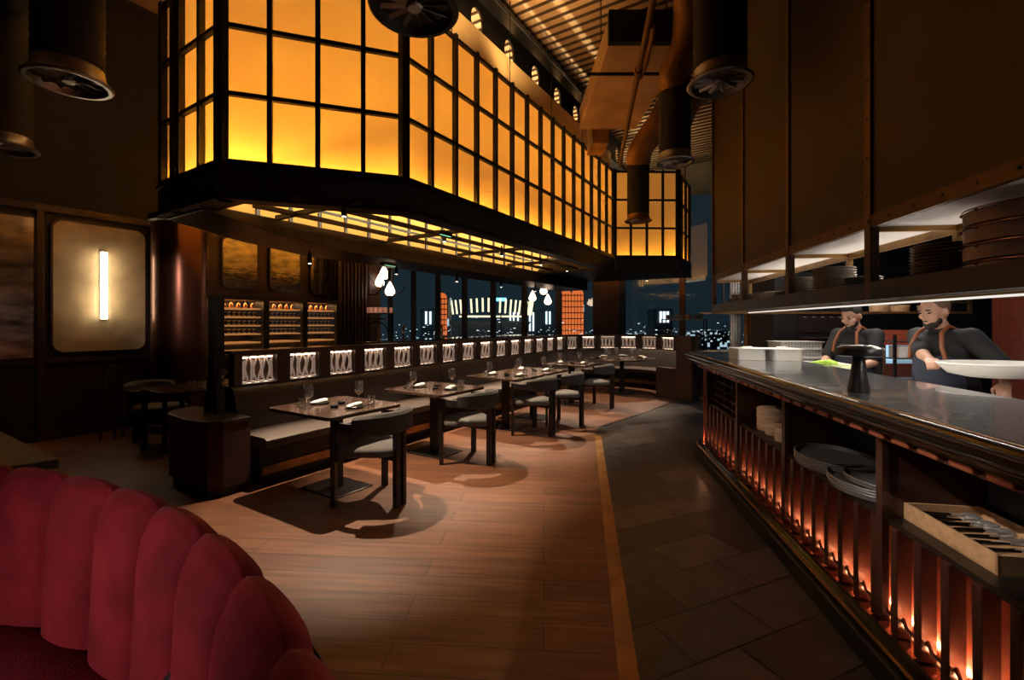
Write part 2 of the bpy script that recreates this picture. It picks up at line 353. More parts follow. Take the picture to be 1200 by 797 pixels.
diffuser((1.585,3.47,3.33),ZC,'dark swirl diffuser hanging beside the rusty panels over the counter',mt=M_ins,ring=M_steeld)
diffuser((2.02,5.65,3.5),4.5,'swirl diffuser at the end of a bent bronze duct, middle depth',mt=M_ins,bend=[(arc_pts([(2.02,5.65,4.35),(2.0,5.6,4.6),(2.15,5.6,5.0),(2.15,5.5,ZC)]),.18,M_bronze),(arc_pts([(2.12,5.75,4.0),(2.3,5.8,4.35),(2.55,5.9,4.6),(2.7,6.0,5.5)]),.13,M_bronze)])
diffuser((2.22,8.0,3.3),4.4,'small far swirl diffuser in front of the lantern end',mt=M_ins,ring=M_brass,bend=[(arc_pts([(2.22,8.0,4.3),(2.25,7.9,4.55),(2.6,7.7,5.1),(2.9,7.6,ZC)]),.21,M_bronze)])
# ------------------------------------------------------------------ lantern
lan=thing('lantern_screen',(0,0,0),-AU,'huge amber backlit lantern with black lattice hung over the tables','lantern')
LA=(-3.38,3.39); LB=(-4.46,2.10); LC=(-5.76,2.12); LD=(-3.38,9.8); LE=(-2.18,10.6); LF=(-2.18,12.0); LG=(-5.76,12.0)   # (t,s)
ZB,ZL,ZP,RH=2.65,2.94,3.0,.63
def paper():
    m=bpy.data.materials.new('amber_paper'); m.use_nodes=True; nt=m.node_tree; nt.nodes.clear(); L=nt.links.new
    tr=nt.nodes.new('ShaderNodeBsdfTranslucent'); tr.inputs[0].default_value=(1,.62,.16,1)
    di=nt.nodes.new('ShaderNodeBsdfDiffuse'); di.inputs[0].default_value=(.75,.48,.15,1)
    em=nt.nodes.new('ShaderNodeEmission'); em.inputs[0].default_value=(1,.50,.14,1); em.inputs[1].default_value=.10
    tc=nt.nodes.new('ShaderNodeTexCoord'); n=nt.nodes.new('ShaderNodeTexNoise'); n.inputs['Scale'].default_value=2.5; n.inputs['Detail'].default_value=4; L(tc.outputs['Object'],n.inputs[0])
    r=nt.nodes.new('ShaderNodeValToRGB'); r.color_ramp.elements[0].color=(.74,.48,.14,1); r.color_ramp.elements[1].color=(.88,.62,.19,1); L(n.outputs['Fac'],r.inputs[0]); L(r.outputs[0],tr.inputs[0])
    a=nt.nodes.new('ShaderNodeAddShader'); a2=nt.nodes.new('ShaderNodeMixShader'); a2.inputs[0].default_value=.35; o=nt.nodes.new('ShaderNodeOutputMaterial')
    L(tr.outputs[0],a2.inputs[1]); L(di.outputs[0],a2.inputs[2]); L(a2.outputs[0],a.inputs[0]); L(em.outputs[0],a.inputs[1]); L(a.outputs[0],o.inputs[0]); return m
M_paper=paper()
def face(p,q,n,rows=3,inset=.05,led=1.0,ref=(-4.5,6.5),inner=False):
    P=Vector((*p,0)); Q=Vector((*q,0)); d=(Q-P).normalized(); L_=(Q-P).length; ang=math.atan2(d.y,d.x)
    nn=Vector((-d.y,d.x,0)); 
    mid=Vector((*ref,0))
    if (mid-(P+Q)/2).dot(nn)<0: nn=-nn       # nn points inwards
    T=Matrix.Translation(P+nn*inset)@Matrix.Rotation(ang,4,'Z'); zt=ZP+rows*RH
    s_=1 if Vector((-sin(ang),cos(ang),0)).dot(nn)>0 else -1
    b=MB()
    for i in range(n+1):
        wd=.045 if 0<i<n else .075
        b.bb(L_*i/n-wd/2,L_*i/n+wd/2,-.03,.03,ZL,zt+.05,T)
    for k in range(rows+1): b.bb(0,L_,-.022,.022,ZP+k*RH-.02,ZP+k*RH+.02,T)
    if not inner: b.bb(0,L_,-.022,.045*s_,ZL-.02,ZP+.02,T)
    b.build('lattice',M_black,lan)
    MB().bb(.02,L_-.02,s_*.034-.003,s_*.034+.003,2.72 if inner else ZP,zt,T).build('paper_panel',M_paper,lan)
    # fluted base band
    if inner:
        b=MB()
        for i in range(n+1): b.bb(L_*i/n-.022,L_*i/n+.022,-.03,s_*.06,2.68,zt,T)
        for k in range(-1,rows+1): b.bb(0,L_,s_*.03,s_*.06,ZP-.01+k*RH*(1 if k>=0 else .45)-.016,ZP-.01+k*RH*(1 if k>=0 else .45)+.016,T)
        b.build('inner_lattice',M_black,lan)
    ink=1.05 if inner else .17
    b=MB(); T2=Matrix.Translation(P)@Matrix.Rotation(ang,4,'Z')
    b.bb(0,L_,s_*.02,s_*(.04 if inner else .14),ZB,2.70 if inner else ZL,T2)
    k=0
    while k<L_-.02:
        b.bb(k,k+.018,s_*.006,s_*.03,ZB+.02,2.70 if inner else ZL-.02,T2); k+=.036
    b.build('base_band',M_fluted,lan)
    b=MB(); b.bb(-.02,L_+.02,-s_*.012,s_*(.0 if inner else .15),ZL-.012,ZL+.012,T2); b.bb(-.02,L_+.02,-s_*.012,s_*.15,ZB-.01,ZB+.015,T2); b.build('edge_rail',M_steeld if False else M_bsteel,lan)
    # led strip in the base washes up; inner face: unseen strip added mid-opening
    if led:
        c=(P+Q)/2+nn*ink; w_=TU@Vector((c.x,c.y,ZP-.03)); tgt=TU@Vector((c.x,c.y,0)) 
        l=light('AREA',w_,(55 if inner else 14)*L_*led,(1,.84,.55)); l.data.shape='RECTANGLE'; l.data.size=L_*.96; l.data.size_y=.05
        nw=(TU.to_3x3()@nn)
        l.rotation_euler=Matrix((TU.to_3x3()@d*s_, (nw*(.80)+Vector((0,0,.6))*1).normalized(), Vector((0,0,0)))).to_euler() if False else (Vector((-nw.x*.5,-nw.y*.5,.87))).to_track_quat('-Z','X').to_euler()
        # align the long side with the wall
        z=-(Vector((-nw.x*.5,-nw.y*.5,.87)).normalized()); x=(TU.to_3x3()@d).normalized(); y=z.cross(x).normalized()
        l.rotation_euler=Matrix((x,y,z)).transposed().to_euler()
face(LB,LA,4); face(LA,LD,15); face(LC,LB,3); face(LD,LE,4,ref=(-4,11.5)); face(LE,LF,3,led=.8,ref=(-4,11.5))
face((-5.45,12.0),(-5.45,2.14),24,led=.9,inner=True)
b=MB()   # soffit pieces around the opening
for pc in ([LA,(-3.38,9.3),(-3.6,9.3),(-3.6,3.52)],[LB,LA,(-3.6,3.52),(-4.5,2.36)],[LC,LB,(-4.5,2.36),(-5.76,2.36)],[(-3.38,9.3),LD,LE,LF,LG,(-5.76,9.3)]):
    b.prism(pc,ZB,ZB+.05)
b.build('soffit',M_bsteel,lan)
b=MB()
vs=[(x,y,z) for x in (-5.76,-4.95) for y,z in ((2.2,2.62),(3.0,2.50),(3.9,2.43),(12.0,2.43),(12.0,2.68),(2.2,2.68))]
b.mesh(vs,[tuple(range(6)),tuple(range(6,12))]+[(i,(i+1)%6,(i+1)%6+6,i+6) for i in range(6)]); b.build('deep_beam',M_bsteel,lan,bevel=.01)
b=MB()
for t in (-4.0,-4.6): b.bb(t-.02,t+.02,2.5,9.3,2.66,2.71)
for s in (2.95,4.6,6.2,7.8,9.1): b.bb(-4.95,-3.5,s-.02,s+.02,2.66,2.71)
b.build('ceiling_grid',M_bsteel,lan)
MB().bb(-4.95,-3.55,9.3,9.4,2.66,3.0).build('end_board',M_bsteel,lan)
# spots
sp=thing('spotlight',(0,0,0),0,'black cylinder spotlight under the lantern','spotlight','spotlights under the lantern')
MB().lathe([(0,.0),(.026,.0),(.026,.13),(.012,.135),(.012,.16),(0,.16)],20).build('housing',M_black,sp)
MB().lathe([(0,-.002),(.018,-.002),(.018,.001),(0,.001)],16).build('lens',E_spot,sp)
index_kids(sp)
names=['nearest','second nearest','third nearest','fourth nearest','fifth nearest','farthest']
first=True
def spot(s,t,z,label):
    global first
    if first: sp.location=U(s,t,z); sp['label']=label; first=False; return
    copy_tree(sp,loc=U(s,t,z),label=label)
for k,(s,t) in enumerate(((2.98,-3.83),(4.6,-3.9),(6.05,-3.95),(7.35,-3.95),(8.5,-3.95))): spot(s,t,2.57,'black cylinder spotlight hanging in the lantern opening over the tables, %s'%names[k])
for k,s in enumerate((3.6,5.1,6.6,8.1,9.6)): spot(s,-5.3,2.27,'slim black spotlight under the lantern left beam, %s'%names[k])
spot(10.6,-2.9,2.49,'black spotlight under the far right end of the lantern')
for nm,(s,t) in (('nearer',(4.4,-3.75)),('farther',(4.75,-5.1))):
    ex=thing('exit_light',U(s,t,2.60 if t>-4 else 2.35),-AU,'small green lit emergency lamp under the lantern, %s one'%('right hand' if t>-4 else 'left hand'),'emergency light','emergency lamps')
    MB().bb(-.05,.05,-.12,.12,.0,.05).build('case',M_bsteel,ex); MB().bb(.03,.048,-.1,.1,-.004,.0).build('lamp_strip',emis('green_lamp',(.3,1,.55),1.0),ex)
# soft glow that leaves the lantern through its open top, then added uplights outside it
for s in (4.5,7.0,9.5): light('AREA',U(s,-4.5,4.9),20,(1,.5,.16),U(s,-4.3,9),shape='DISK',size=1.2)
for s in (4.0,5.3): light('SPOT',U(s,-2.9,4.7),90,(1,.62,.27),U(s+.3,-3.2,6.1),spot_size=R(120),spot_blend=1,shadow_soft_size=.1)  # unseen uplights added outside the lantern to brighten ceiling and gold strip
# ------------------------------------------------------------------ left wall with sconce, column, wine cabinet
TWL=-8.16
def wl(b,s0,s1,z0,z1,d0=0,d1=.1): return b.bb(TWL-.0+d0,TWL+d1,s0,s1,z0,z1,TU)
_SE=7.35; struct(MB().bb(TWL-.2,TWL,-3,_SE,0,ZC+.1,TU).build('wall_left',M_darkwall))
struct(wl(MB(),-3,_SE,2.98,ZC,0,.015).build('wall_left_upper',M_upper))
def rrect(w,h,r,n=6):
    out=[]
    for cx,cy,a0 in ((w/2-r,h/2-r,0),(-w/2+r,h/2-r,90),(-w/2+r,-h/2+r,180),(w/2-r,-h/2+r,270)):
        for k in range(n+1): a=R(a0+90*k/n); out.append((cx+r*cos(a),cy+r*sin(a)))
    return out
def wallpanel(name,s,z,w,h,r,m,label,cat,group=None,t=TWL,rz=0,d=.03):
    T=Matrix.Rotation(R(90),4,'X')
    o=thing(name,U(s,t,z),-AU+R(90)+rz,label,cat,group)  # local x = -? along s ; local y out of wall -> -t
    pts=rrect(w,h,r)
    MB().prism(pts,0.005,d,T).build('face_panel',m,o)
    MB().ring(rrect(w+.05,h+.05,r+.02),pts,0,d+.012,T).build('frame',M_frame,o)
    return o
def px_s(x,t):  # s of a point on the plane t seen at picture column x
    q=(x-600)/533; Y=t/cos(AU)/(q-math.tan(AU)); return q*Y*sin(AU)+Y*cos(AU)
def onwall(x,y,t=TWL):
    q=(x-600)/533; Y=t/cos(AU)/(q-math.tan(AU)); return q*Y*sin(AU)+Y*cos(AU),1.5-(y-379)/533*Y
b=MB()
wl(b,-3,5.6,2.93,3.02,0,.06); wl(b,-3,5.6,.98,1.04,0,.04)
for x_ in (46,178,186): s=px_s(x_,TWL); wl(b,s-.035,s+.035,0,2.98,0,.05)
wl(b,-3,_SE,0,.12,0,.03)
struct(b.build('trim_5',M_frame,bevel=.004))
s0,_=onwall(61,300); s1,_=onwall(169,300); 
sc=wallpanel('sconce_panel',(s0+s1)/2,1.985,s1-s0,1.72,.12,M_gold,'tall gold plaster panel with rounded corners on the left wall','wall panel')
s_t,_=onwall(119,300)
la=thing('wall_sconce',U(s_t,TWL+.03,1.56),-AU,'slim vertical glowing tube lamp on the gold panel','wall lamp')
MB().bb(.0,.035,-.03,.03,-.02,.94).build('back_bar',M_brass,la); MB().bb(.035,.085,-.035,.035,0,.92).build('glowing_tube',E_tube,la,bevel=.008)
light('AREA',U(s_t,TWL+.12,2.02),13,(1,.72,.42),U(s_t,TWL,2.02),shape='RECTANGLE',size=.05,size_y=.9)
s0,_=onwall(-8,300); s1,_=onwall(39,300)
M_cloud=mat('cloud_mirror',(.42,.36,.34),.16,.6,noise=(2.2,.95),bump=(2.6,.6),stretch=(1,1,2.5))
wallpanel('cloudy_mirror',(s0+s1)/2,1.95,s1-s0,1.75,.01,M_cloud,'tall cloudy mirror strip at the left edge of the wall','mirror')
light('SPOT',U(1.2,-6.2,3.3),80,(1,.85,.75),U(px_s(20,TWL),TWL,1.7),spot_size=R(30),spot_blend=1,shadow_soft_size=.05)  # unseen spot added to brighten the cloudy mirror
# column
co=thing('copper_column',U(3.02,-7.45,0),0,'round copper clad column beside the gold panel','column')
MB().openlathe([(.33,0),(.33,3.0)],48).build('shaft',M_copper,co); MB().lathe([(.35,2.9),(.37,2.92),(.37,3.0),(0,3.0)],48).build('cap_ring',M_frame,co); MB().lathe([(.36,0),(.36,.1),(.33,.12)],48).build('base_ring',M_frame,co)
light('SPOT',(-2.9,3.3,2.5),120,(1,.72,.62),U(3.02,-7.35,1.75),spot_size=R(24),spot_blend=1,shadow_soft_size=.06)
# upper mottled panels
M3=[(258,299),(314,349),(362,392)]
for k,(a,c) in enumerate(M3):
    s0,_=onwall(a,300); s1,_=onwall(c,300)
    wallpanel('stone_panel',(s0+s1)/2,2.52,s1-s0,.84,.10,M_mirror,'mottled stone panel above the wine cabinet, %s of three'%('left','middle','right')[k],'wall panel','panels above the wine cabinet',t=TWL+.05)
s0,_=onwall(249,300,TWL+.3); s1,_=onwall(397,300,TWL+.57)
struct(wl(MB(),s0-.1,s1+.05,1.97,3.0,0,.04).build('trim_6',M_frame))
wc=thing('wine_cabinet',U(s0,TWL+.02,0),-AU,'long dark wine cabinet with amber lit bottle shelves','cabinet')
W=s1-s0; n=3; uw=W/n
b=MB(); b.bb(0,.55,0,W,0,.72); b.bb(0,.02,0,W,.72,1.93); b.bb(0,.55,0,W,1.88,1.95)
for i in range(n+1): b.bb(0,.55,i*uw-.05,i*uw+.05,.72,1.9)
b.build('carcass',M_black,wc)
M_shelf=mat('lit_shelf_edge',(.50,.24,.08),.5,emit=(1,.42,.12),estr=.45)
M_bottle=mat('dark_bottle',(.03,.012,.006),.12,coat=.5); M_foil=mat('bottle_foil',(.55,.24,.07),.3,.7)
for i in range(n):
    d=MB(); y0,y1=i*uw+.07,(i+1)*uw-.07
    sh=[1.74,1.60,1.46,1.32,1.18,1.04]
    o=MB()
    for z in sh: o.bb(.06,.5,y0,y1,z-.012,z+.012)
    o=o.build('shelf_set',M_shelf,wc)
    b=MB()
    for z in sh[1:4]:
        for k in range(7):
            y=y0+.05+k*(y1-y0-.1)/6
            b.tube([(.15,y,z+.052),(.46,y,z+.052)],.034,8); b.tube([(.46,y,z+.052),(.53,y,z+.052)],.013,6)
    b.build('wine_bottles',M_bottle,wc)['kind']='stuff'
    b=MB()
    for k in range(11):
        y=y0+.03+k*(y1-y0-.06)/10; b.lathe([(.0,0),(.03,0),(.032,.05),(.028,.1)],8,(.35,y,1.055)); b.lathe([(.0,0),(.03,0),(.032,.04),(.028,.07)],8,(.35,y+.01,.93))
    b.build('stemware_row',M_glass,wc)['kind']='stuff'
    b=MB()
    for k in range(5):
        y=y0+.06+k*(y1-y0-.12)/4; b.lathe([(0,0),(.03,0),(.03,.05),(.01,.08),(0,.09)],8,(.35,y,1.755))
    b.build('amber_decanters',M_foil,wc)['kind']='stuff'
    MB().bb(.53,.535,y0,y1,.9,1.86).build('glass_door',M_glass,wc)
    light('AREA',U(s0+(y0+y1)/2,TWL+.32,1.87),5.5,(1,.52,.2),U(s0+(y0+y1)/2,TWL+.30,1.0),shape='RECTANGLE',size=y1-y0,size_y=.1)
# slatted pillar
s2,_=onwall(399,300,TWL+.5); s3,_=onwall(431,300,TWL+.5)
pl=thing('slatted_pillar',U(s2,TWL,0),-AU,'dark pillar clad in vertical slats beside the wine cabinet','pillar')
b=MB(); b.bb(0,.45,0,s3-s2,0,3.4); b.build('core',M_black,pl)
b=MB()
k=0
while k<s3-s2: b.bb(.45,.49,k,k+.035,0,3.4); k+=.09
k=0
while k<.45: b.bb(k,k+.035,-.03,0,0,3.4); k+=.09
b.build('slats',M_frame,pl)
# folded chairs / lectern shapes against wall near column (dark leaning panels)
le=thing('leaning_table_frames',U(2.35,-7.85,0),-AU,'dark folded stands leaning against the wall by the column','stand')
for k in range(3):
    b=MB(); b.tube([(.35+k*.02,-.2+k*.22,0),(.06,-.05+k*.2,.92)],.014,8); b.tube([(.33+k*.02,-.05+k*.22,0),(.06,.05+k*.2,.92)],.014,8); b.bb(.0,.1,-.08+k*.2,.08+k*.2,.90,.94); b.build('folded_frame',M_redsd,le)
# ------------------------------------------------------------------ windows and the night city
SW=13.5; sx=.096*SW
def tw(i): return (-.7755+.096*i)*SW
b=MB()
struct(MB().bb(-14,9,SW-.05,SW+.15,0,.62,TU).build('wall_back',M_darkwall))
struct(MB().bb(-14,9,SW-.1,SW+.2,.62,.68,TU).build('window_1_sill',M_bsteel))
for i in range(-5,12):
    if i==5: continue
    b.bb(tw(i)-.075,tw(i)+.075,SW-.08,SW+.08,.6,ZC+.1,TU)
struct(b.build('window_1',mat('mullion_bronze',(.12,.075,.05),.4,.6)))
struct(MB().bb(-13,9,SW-.004,SW+.004,.68,ZC+.05,TU).build('window_1_pane',M_win))
struct(MB().bb(tw(4)+.25,tw(4)+1.05,SW-.9,SW-.3,0,ZC,TU).build('wall_pier',mat('hammered_bronze',(.06,.028,.018),.45,.5,bump=(30,1.0))))
post=thing('steel_post',U(SW-.5,tw(8)+.05,0),0,'pale round steel post in front of the window beyond the counter','post'); 
MB().openlathe([(.06,0),(.06,3.6)],24).build('shaft',M_steel,post); MB().lathe([(.10,0),(.10,.02),(.06,.03)],24).build('foot',M_steel,post)
# ribbed brass columns beyond the pass
for x,Y,m,lab in ((862,8.4,M_steel,'silver'),(879,8.0,M_brass,'brass')):
    X=(x-600)/533*Y
    c=thing('ribbed_column',(X,Y,0),0,'ribbed %s column rising beyond the pass counter'%lab,'column','ribbed columns')
    b=MB(); 
    for k in range(10): a=2*PI*k/10; b.tube([(.075*cos(a),.075*sin(a),0),(.075*cos(a),.075*sin(a),4.2)],.026,8)
    b.build('ribs',m,c); MB().lathe([(.13,0),(.13,.05),(.1,.06)],24).build('foot',M_black,c)
def citym():
    m=bpy.data.materials.new('city_facade'); m.use_nodes=True; nt=m.node_tree; L=nt.links.new; b=nt.nodes['Principled BSDF']
    b.inputs['Base Color'].default_value=(.02,.03,.04,1)
    tc=nt.nodes.new('ShaderNodeTexCoord'); v=nt.nodes.new('ShaderNodeTexWhiteNoise'); mp=nt.nodes.new('ShaderNodeVectorMath'); mp.operation='SNAP'; mp.inputs[1].default_value=(1.3,1.3,1.1)
    L(tc.outputs['Object'],mp.inputs[0]); L(mp.outputs[0],v.inputs[0])
    g=nt.nodes.new('ShaderNodeMath'); g.operation='GREATER_THAN'; g.inputs[1].default_value=.80; L(v.outputs['Value'],g.inputs[0])
    s=nt.nodes.new('ShaderNodeMath'); s.operation='MULTIPLY'; s.inputs[1].default_value=.8; L(g.outputs[0],s.inputs[0])
    b.inputs['Emission Color'].default_value=(.65,.85,1,1); L(s.outputs[0],b.inputs['Emission Strength']); return m
M_city=citym()
def outp(x,Y): return ((x-600)/533*Y,Y)
E_cw=emis('tower_light',(.75,.9,1),2.2); E_ww=emis('arena_light',(1,.82,.5),2.0); E_or=emis('orange_reflection',(1,.22,.04),1.0); E_cy=emis('cyan_sign',(.2,.75,1),2.5)
struct(MB().prism([(-160,35),(300,35),(400,300),(-300,300)],-12.2,-12).build('ground_outside',mat('night_water',(.012,.022,.03),.4)))
towers=[(487,-7.0,14,104),(560,-2,16,118),(585,-3,20,132),(612,-3,9,146),(630,-2,14,160),(505,-4,10,174),(455,-6,14,188),(700,-6,20,202),(738,-4,16,216),(770,-3,12,230),(830,-3,26,244),(905,-3,24,258)]
for k,(x,zt,wd,Y) in enumerate(towers):
    X,Y=outp(x,Y); t=thing('city_building',(X,Y,-12),0,'%s dark city block with scattered lit windows across the water, number %s from the left'%(('low','tall')[zt>-5],('one','two','three','four','five','six','seven','eight','nine','ten','eleven','twelve')[sorted([q[0] for q in towers]).index(x)]),'building','city blocks outside the window')
    MB().bb(-wd/2,wd/2,-5,5,0,zt+12.2).build('block',M_city,t)
    MB().bb(-wd/3,wd/3,-4,4,zt+12.2,zt+12.8).build('roof_plant',M_city,t)
def litbars(name,label,xs,y0,y1,Y,m,wd=.3,cat='tower'):
    X,_=outp(xs[0],Y); t=thing(name,(0,Y,0),0,label,cat)
    MB().bb(outp(xs[0],Y)[0]-1,outp(xs[-1],Y)[0]+1,.5,5,-12,1.5-(y0-379)/533*Y+.5).build('shaft',mat('tower_dark',(.02,.03,.04),.4),t)
    b=MB()
    for x in xs: b.bb(outp(x,Y)[0]-wd,outp(x,Y)[0]+wd,0,.5,1.5-(y1-379)/533*Y,1.5-(y0-379)/533*Y)
    b.build('light_bars',m,t); return t
litbars('lit_tower','slim tower with two white vertical light bars behind the nearer windows',(499,504),365,380,80,E_cw,.13)
litbars('lit_tower','tower with a row of white vertical light bars behind the middle windows',(598,602,607,613,621,625),366,388,84,E_cw,.14)
litbars('lit_tower','tower with two white bars just left of the orange bar reflection',(640.5,644.5),365,380,82,E_cw,.13)
litbars('lit_tower','pale lit tower seen right of the bronze pier',(775,779,783),365,378,82,E_cw,.16)
ar=thing('arena',(0,78,0),0,'wide floodlit arena roof seen through the middle windows','arena')
b=MB(); cx=outp(570,78)[0]
for k in range(26):
    a=PI*k/25; x=cx-7.6*cos(a); z=1.5+ (379-356)/533*78*1.0-.6*abs(cos(a)); b.tube([(x,-2*sin(a),z-1.4),(x*1.0-.35*cos(a),-2*sin(a)-.4,z+.9)],.16,5)
b.build('lit_crown',E_ww,ar)
b=MB(); b.lathe([(0,-12),(6.8,-12),(7.4,1.2),(7.8,1.8),(0,2.2)],40,(cx,3,0),1,.3); b.build('bowl',mat('arena_bowl',(.10,.11,.12),.6),ar)
b=MB(); b.bb(cx-4.5,cx+6,-1.4,-1.2,1.5+(379-372)/533*78,1.5+(379-370)/533*78); b.build('lit_band',E_ww,ar)
sg=thing('roof_sign',(outp(587,76)[0],76,0),0,'small bright blue lit sign above the floodlit arena','sign')
MB().bb(-.9,.9,-.1,.1,1.5+(379-353)/533*76,1.5+(379-349)/533*76).build('sign_face',E_cy,sg); MB().bb(-.1,.1,.1,.3,-12,1.5+(379-353)/533*76).build('mast',M_black,sg)
for x0,x1,y0,y1,Y,lab in ((655,684,338,394,70,'orange stand-in for the reflected bar, rounded top, behind the window by the bronze pier'),(511,524,343,393,68,'narrow orange stand-in for the reflected bar behind the nearer windows')):
    t=thing('bar_reflection',(0,Y,0),0,lab,'building'); z0=1.5+(379-y0)/533*Y; z1=1.5+(379-y1)/533*Y; X0,X1=outp(x0,Y)[0],outp(x1,Y)[0]  # glowing stand-in for the lit bar reflected in the glass, not a building
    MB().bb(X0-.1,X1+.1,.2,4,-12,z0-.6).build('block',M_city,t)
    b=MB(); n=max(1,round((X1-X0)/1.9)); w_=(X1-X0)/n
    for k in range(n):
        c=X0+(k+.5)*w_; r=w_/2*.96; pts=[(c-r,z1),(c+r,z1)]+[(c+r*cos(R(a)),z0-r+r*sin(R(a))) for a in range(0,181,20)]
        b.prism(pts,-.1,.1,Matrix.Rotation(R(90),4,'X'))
    b.build('reflected_bays',mat('reflection_glow',(.3,.08,.02),.5,emit=(1,.20,.04),estr=1.0,noise=(1.5,.5)),t)
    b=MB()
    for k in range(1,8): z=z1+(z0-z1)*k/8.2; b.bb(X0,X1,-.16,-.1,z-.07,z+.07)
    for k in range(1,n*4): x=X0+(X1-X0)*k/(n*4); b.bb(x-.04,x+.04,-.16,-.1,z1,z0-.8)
    b.build('reflection_bars',mat('reflection_bar_dark',(.05,.015,.005),.6),t)
b=MB()
for k in range(420):
    x=random.uniform(440,920); y=random.uniform(386,404) if random.random()<.9 else random.uniform(372,386); Y=random.uniform(60,66)
    X=(x-600)/533*Y; z=1.5-(y-379)/533*Y; r=random.uniform(.03,.08); b.box((X,Y,z),(r*random.choice((1,1,4)),r,r))
tag(b.build('city_lights',emis('city_dots',(.8,.92,1),2.2)),'scattered small city lights near the waterline outside the windows','lights',kind='stuff')
# paper-shade pendants by the bar
bulbs=[(442,327,10.4,'left'),(457,324,10.0,'upper'),(457,341,9.6,'lower')]
def pend(x,y,Y,label,sc=1):
    X=(x-600)/533*Y; z=1.5-(y-379)/533*Y; t=thing('pendant_lamp',(X,Y,z),0,label,'pendant lamp','pendants over the bar')
    MB().lathe([(0,-.10),(.06,-.095),(.10,-.05),(.105,0),(.075,.08),(.03,.17),(.012,.20),(0,.2)],20).build('drop_shade',E_bulb,t)
    MB().tube([(0,0,.2),(0,0,3.4-z)],.006,6).build('cord',M_black,t)
pend(445,331,10.4,'teardrop pendant lamp glowing beside the slatted pillar, lower left'); pend(450,322,10.0,'teardrop pendant lamp glowing beside the slatted pillar, topmost'); pend(457,341,9.7,'teardrop pendant lamp glowing beside the slatted pillar, rightmost')
pend(624,349,12.9,'small teardrop pendant by the far windows, left one'); pend(642,353,12.9,'small teardrop pendant by the far windows, middle one'); pend(637,341,12.9,'small teardrop pendant by the far windows, right one')
# iron arched shelf stand and bar behind the bench
st_=thing('arched_bar_shelf',(-3.15,9.7,0),0,'black iron shelf stand with arches and hanging glasses behind the bench','shelf')
b=MB()
for x,y in ((0,0),(0,.3),(.52,0),(.52,.3)): b.tube([(x,y,0),(x,y,2.95)],.02,8)
b.build('posts',M_black,st_)
b=MB()
for z,cx_,sg in ((2.35,.15,-1),(2.35,.62,-1),(1.30,.26,1)):
    b.tube([(cx_+.24*cos(R(a)),0,z+.24*sin(R(a))*sg) for a in range(0,181,12)],.015,6)
b.tube([(0,0,2.5),(.1,0,2.5),(.22,0,2.35)],.01,6)
b.build('arches',M_black,st_)
MB().bb(-.05,.62,-.03,.33,1.70,1.725).build('shelf_board',M_dwood,st_)
b=MB()
for i in range(6):
    for j in range(3): b.lathe([(0,0),(.035,.0),(.04,.12)],8,(.0+i*.1,.04+j*.1,1.725))
b.build('glasses_row',mat('pink_glass',(.7,.45,.38),.2,emit=(1,.5,.35),estr=.12),st_)['kind']='stuff'
MB().bb(-.05,.45,-.03,.33,1.58,1.61).build('lower_board',M_copper,st_)
bc=thing('bar_counter',U(6.3,-6.6,0),-AU,'low dark bar counter with taps behind the bench','counter')
MB().bb(-.3,.3,-.6,5.2,0,1.12).build('body',M_dwood,bc); MB().bb(-.36,.36,-.65,5.25,1.12,1.17).build('top',M_lacq,bc,bevel=.008)
for i,(s,lb) in enumerate(((px_s(445,-6.6),'nearest'),(px_s(473,-6.6),'middle'),(px_s(518,-6.6),'farthest'))):
    t=thing('beer_tap',U(s,-6.6,1.171),0,'small brass bar tap on the counter behind the bench, %s'%lb,'tap','bar taps')
    MB().lathe([(0,0),(.05,0),(.05,.02),(.022,.03),(.022,.2),(0,.2)],16).build('column',M_steel,t); MB().tube([(0,0,.17),(.0,-.08,.17),(0,-.1,.12)],.012,8).build('spout',M_steel,t); MB().lathe([(0,.2),(.02,.2),(.025,.28),(0,.3)],12).build('handle',M_brass,t)
# service trolley by the pier
tr=thing('service_trolley',U(12.0,-2.9,0),-AU,'dark two tier trolley with rails by the bronze pier','trolley')
for x in(0,1.0):
    for y in(0,.45): MB().tube([(x,y,0),(x,y,1.62)],.015,8).build('leg',M_black,tr)
b=MB()
for z in(.75,1.15,1.6): b.bb(-.02,1.02,-.02,.47,z-.015,z+.01)
b.build('tiers',M_steeld,tr)
b=MB()
for k in range(4): b.lathe([(0,0),(.09,0),(.1,.1),(.1,.11),(0,.11)],16,(.15+k*.23,.22,1.61))
b.build('stacked_dishes',M_stonew,tr)
# ------------------------------------------------------------------ banquette with light boxes
ban=thing('banquette',(0,0,0),-AU,'long curved leather banquette with glass light boxes along its back','bench')
CB=(-3.19,9.66)     # centre of the round end in (t,s)
RBk=1.49; S0=2.32; TB=CB[0]-RBk
def path(u,off):    # u metres along back line from S0, off = distance towards the seat
    Ls=CB[1]-S0
    if u<=Ls: return Vector((TB+off,S0+u,0))
    a=PI-(u-Ls)/RBk; r=RBk-off; return Vector((CB[0]+r*cos(a),CB[1]+r*sin(a),0))
UEND=(CB[1]-S0)+RBk*R(196)
def sweep(prof,u0,u1,n,cap=True):
    b=MB(); vs=[];fs=[];m=len(prof)
    for i in range(n+1):
        u=u0+(u1-u0)*i/n
        for off,z in prof: p=path(u,off); vs.append((p.x,p.y,z))
    for i in range(n):
        for k in range(m): l=(k+1)%m; fs.append((i*m+k,(i+1)*m+k,(i+1)*m+l,i*m+l))
    fs.append(tuple(range(m))); fs.append(tuple(n*m+k for k in range(m))[::-1]); b.mesh(vs,fs); b.smooth=True; return b
nb=90
sweep([(.0,.30),(.14,.42),(.13,.60),(.085,.80),(.06,.855),(.02,.875),(-.10,.875),(-.10,.30)],0,UEND,nb).build('backrest',M_leather,ban)
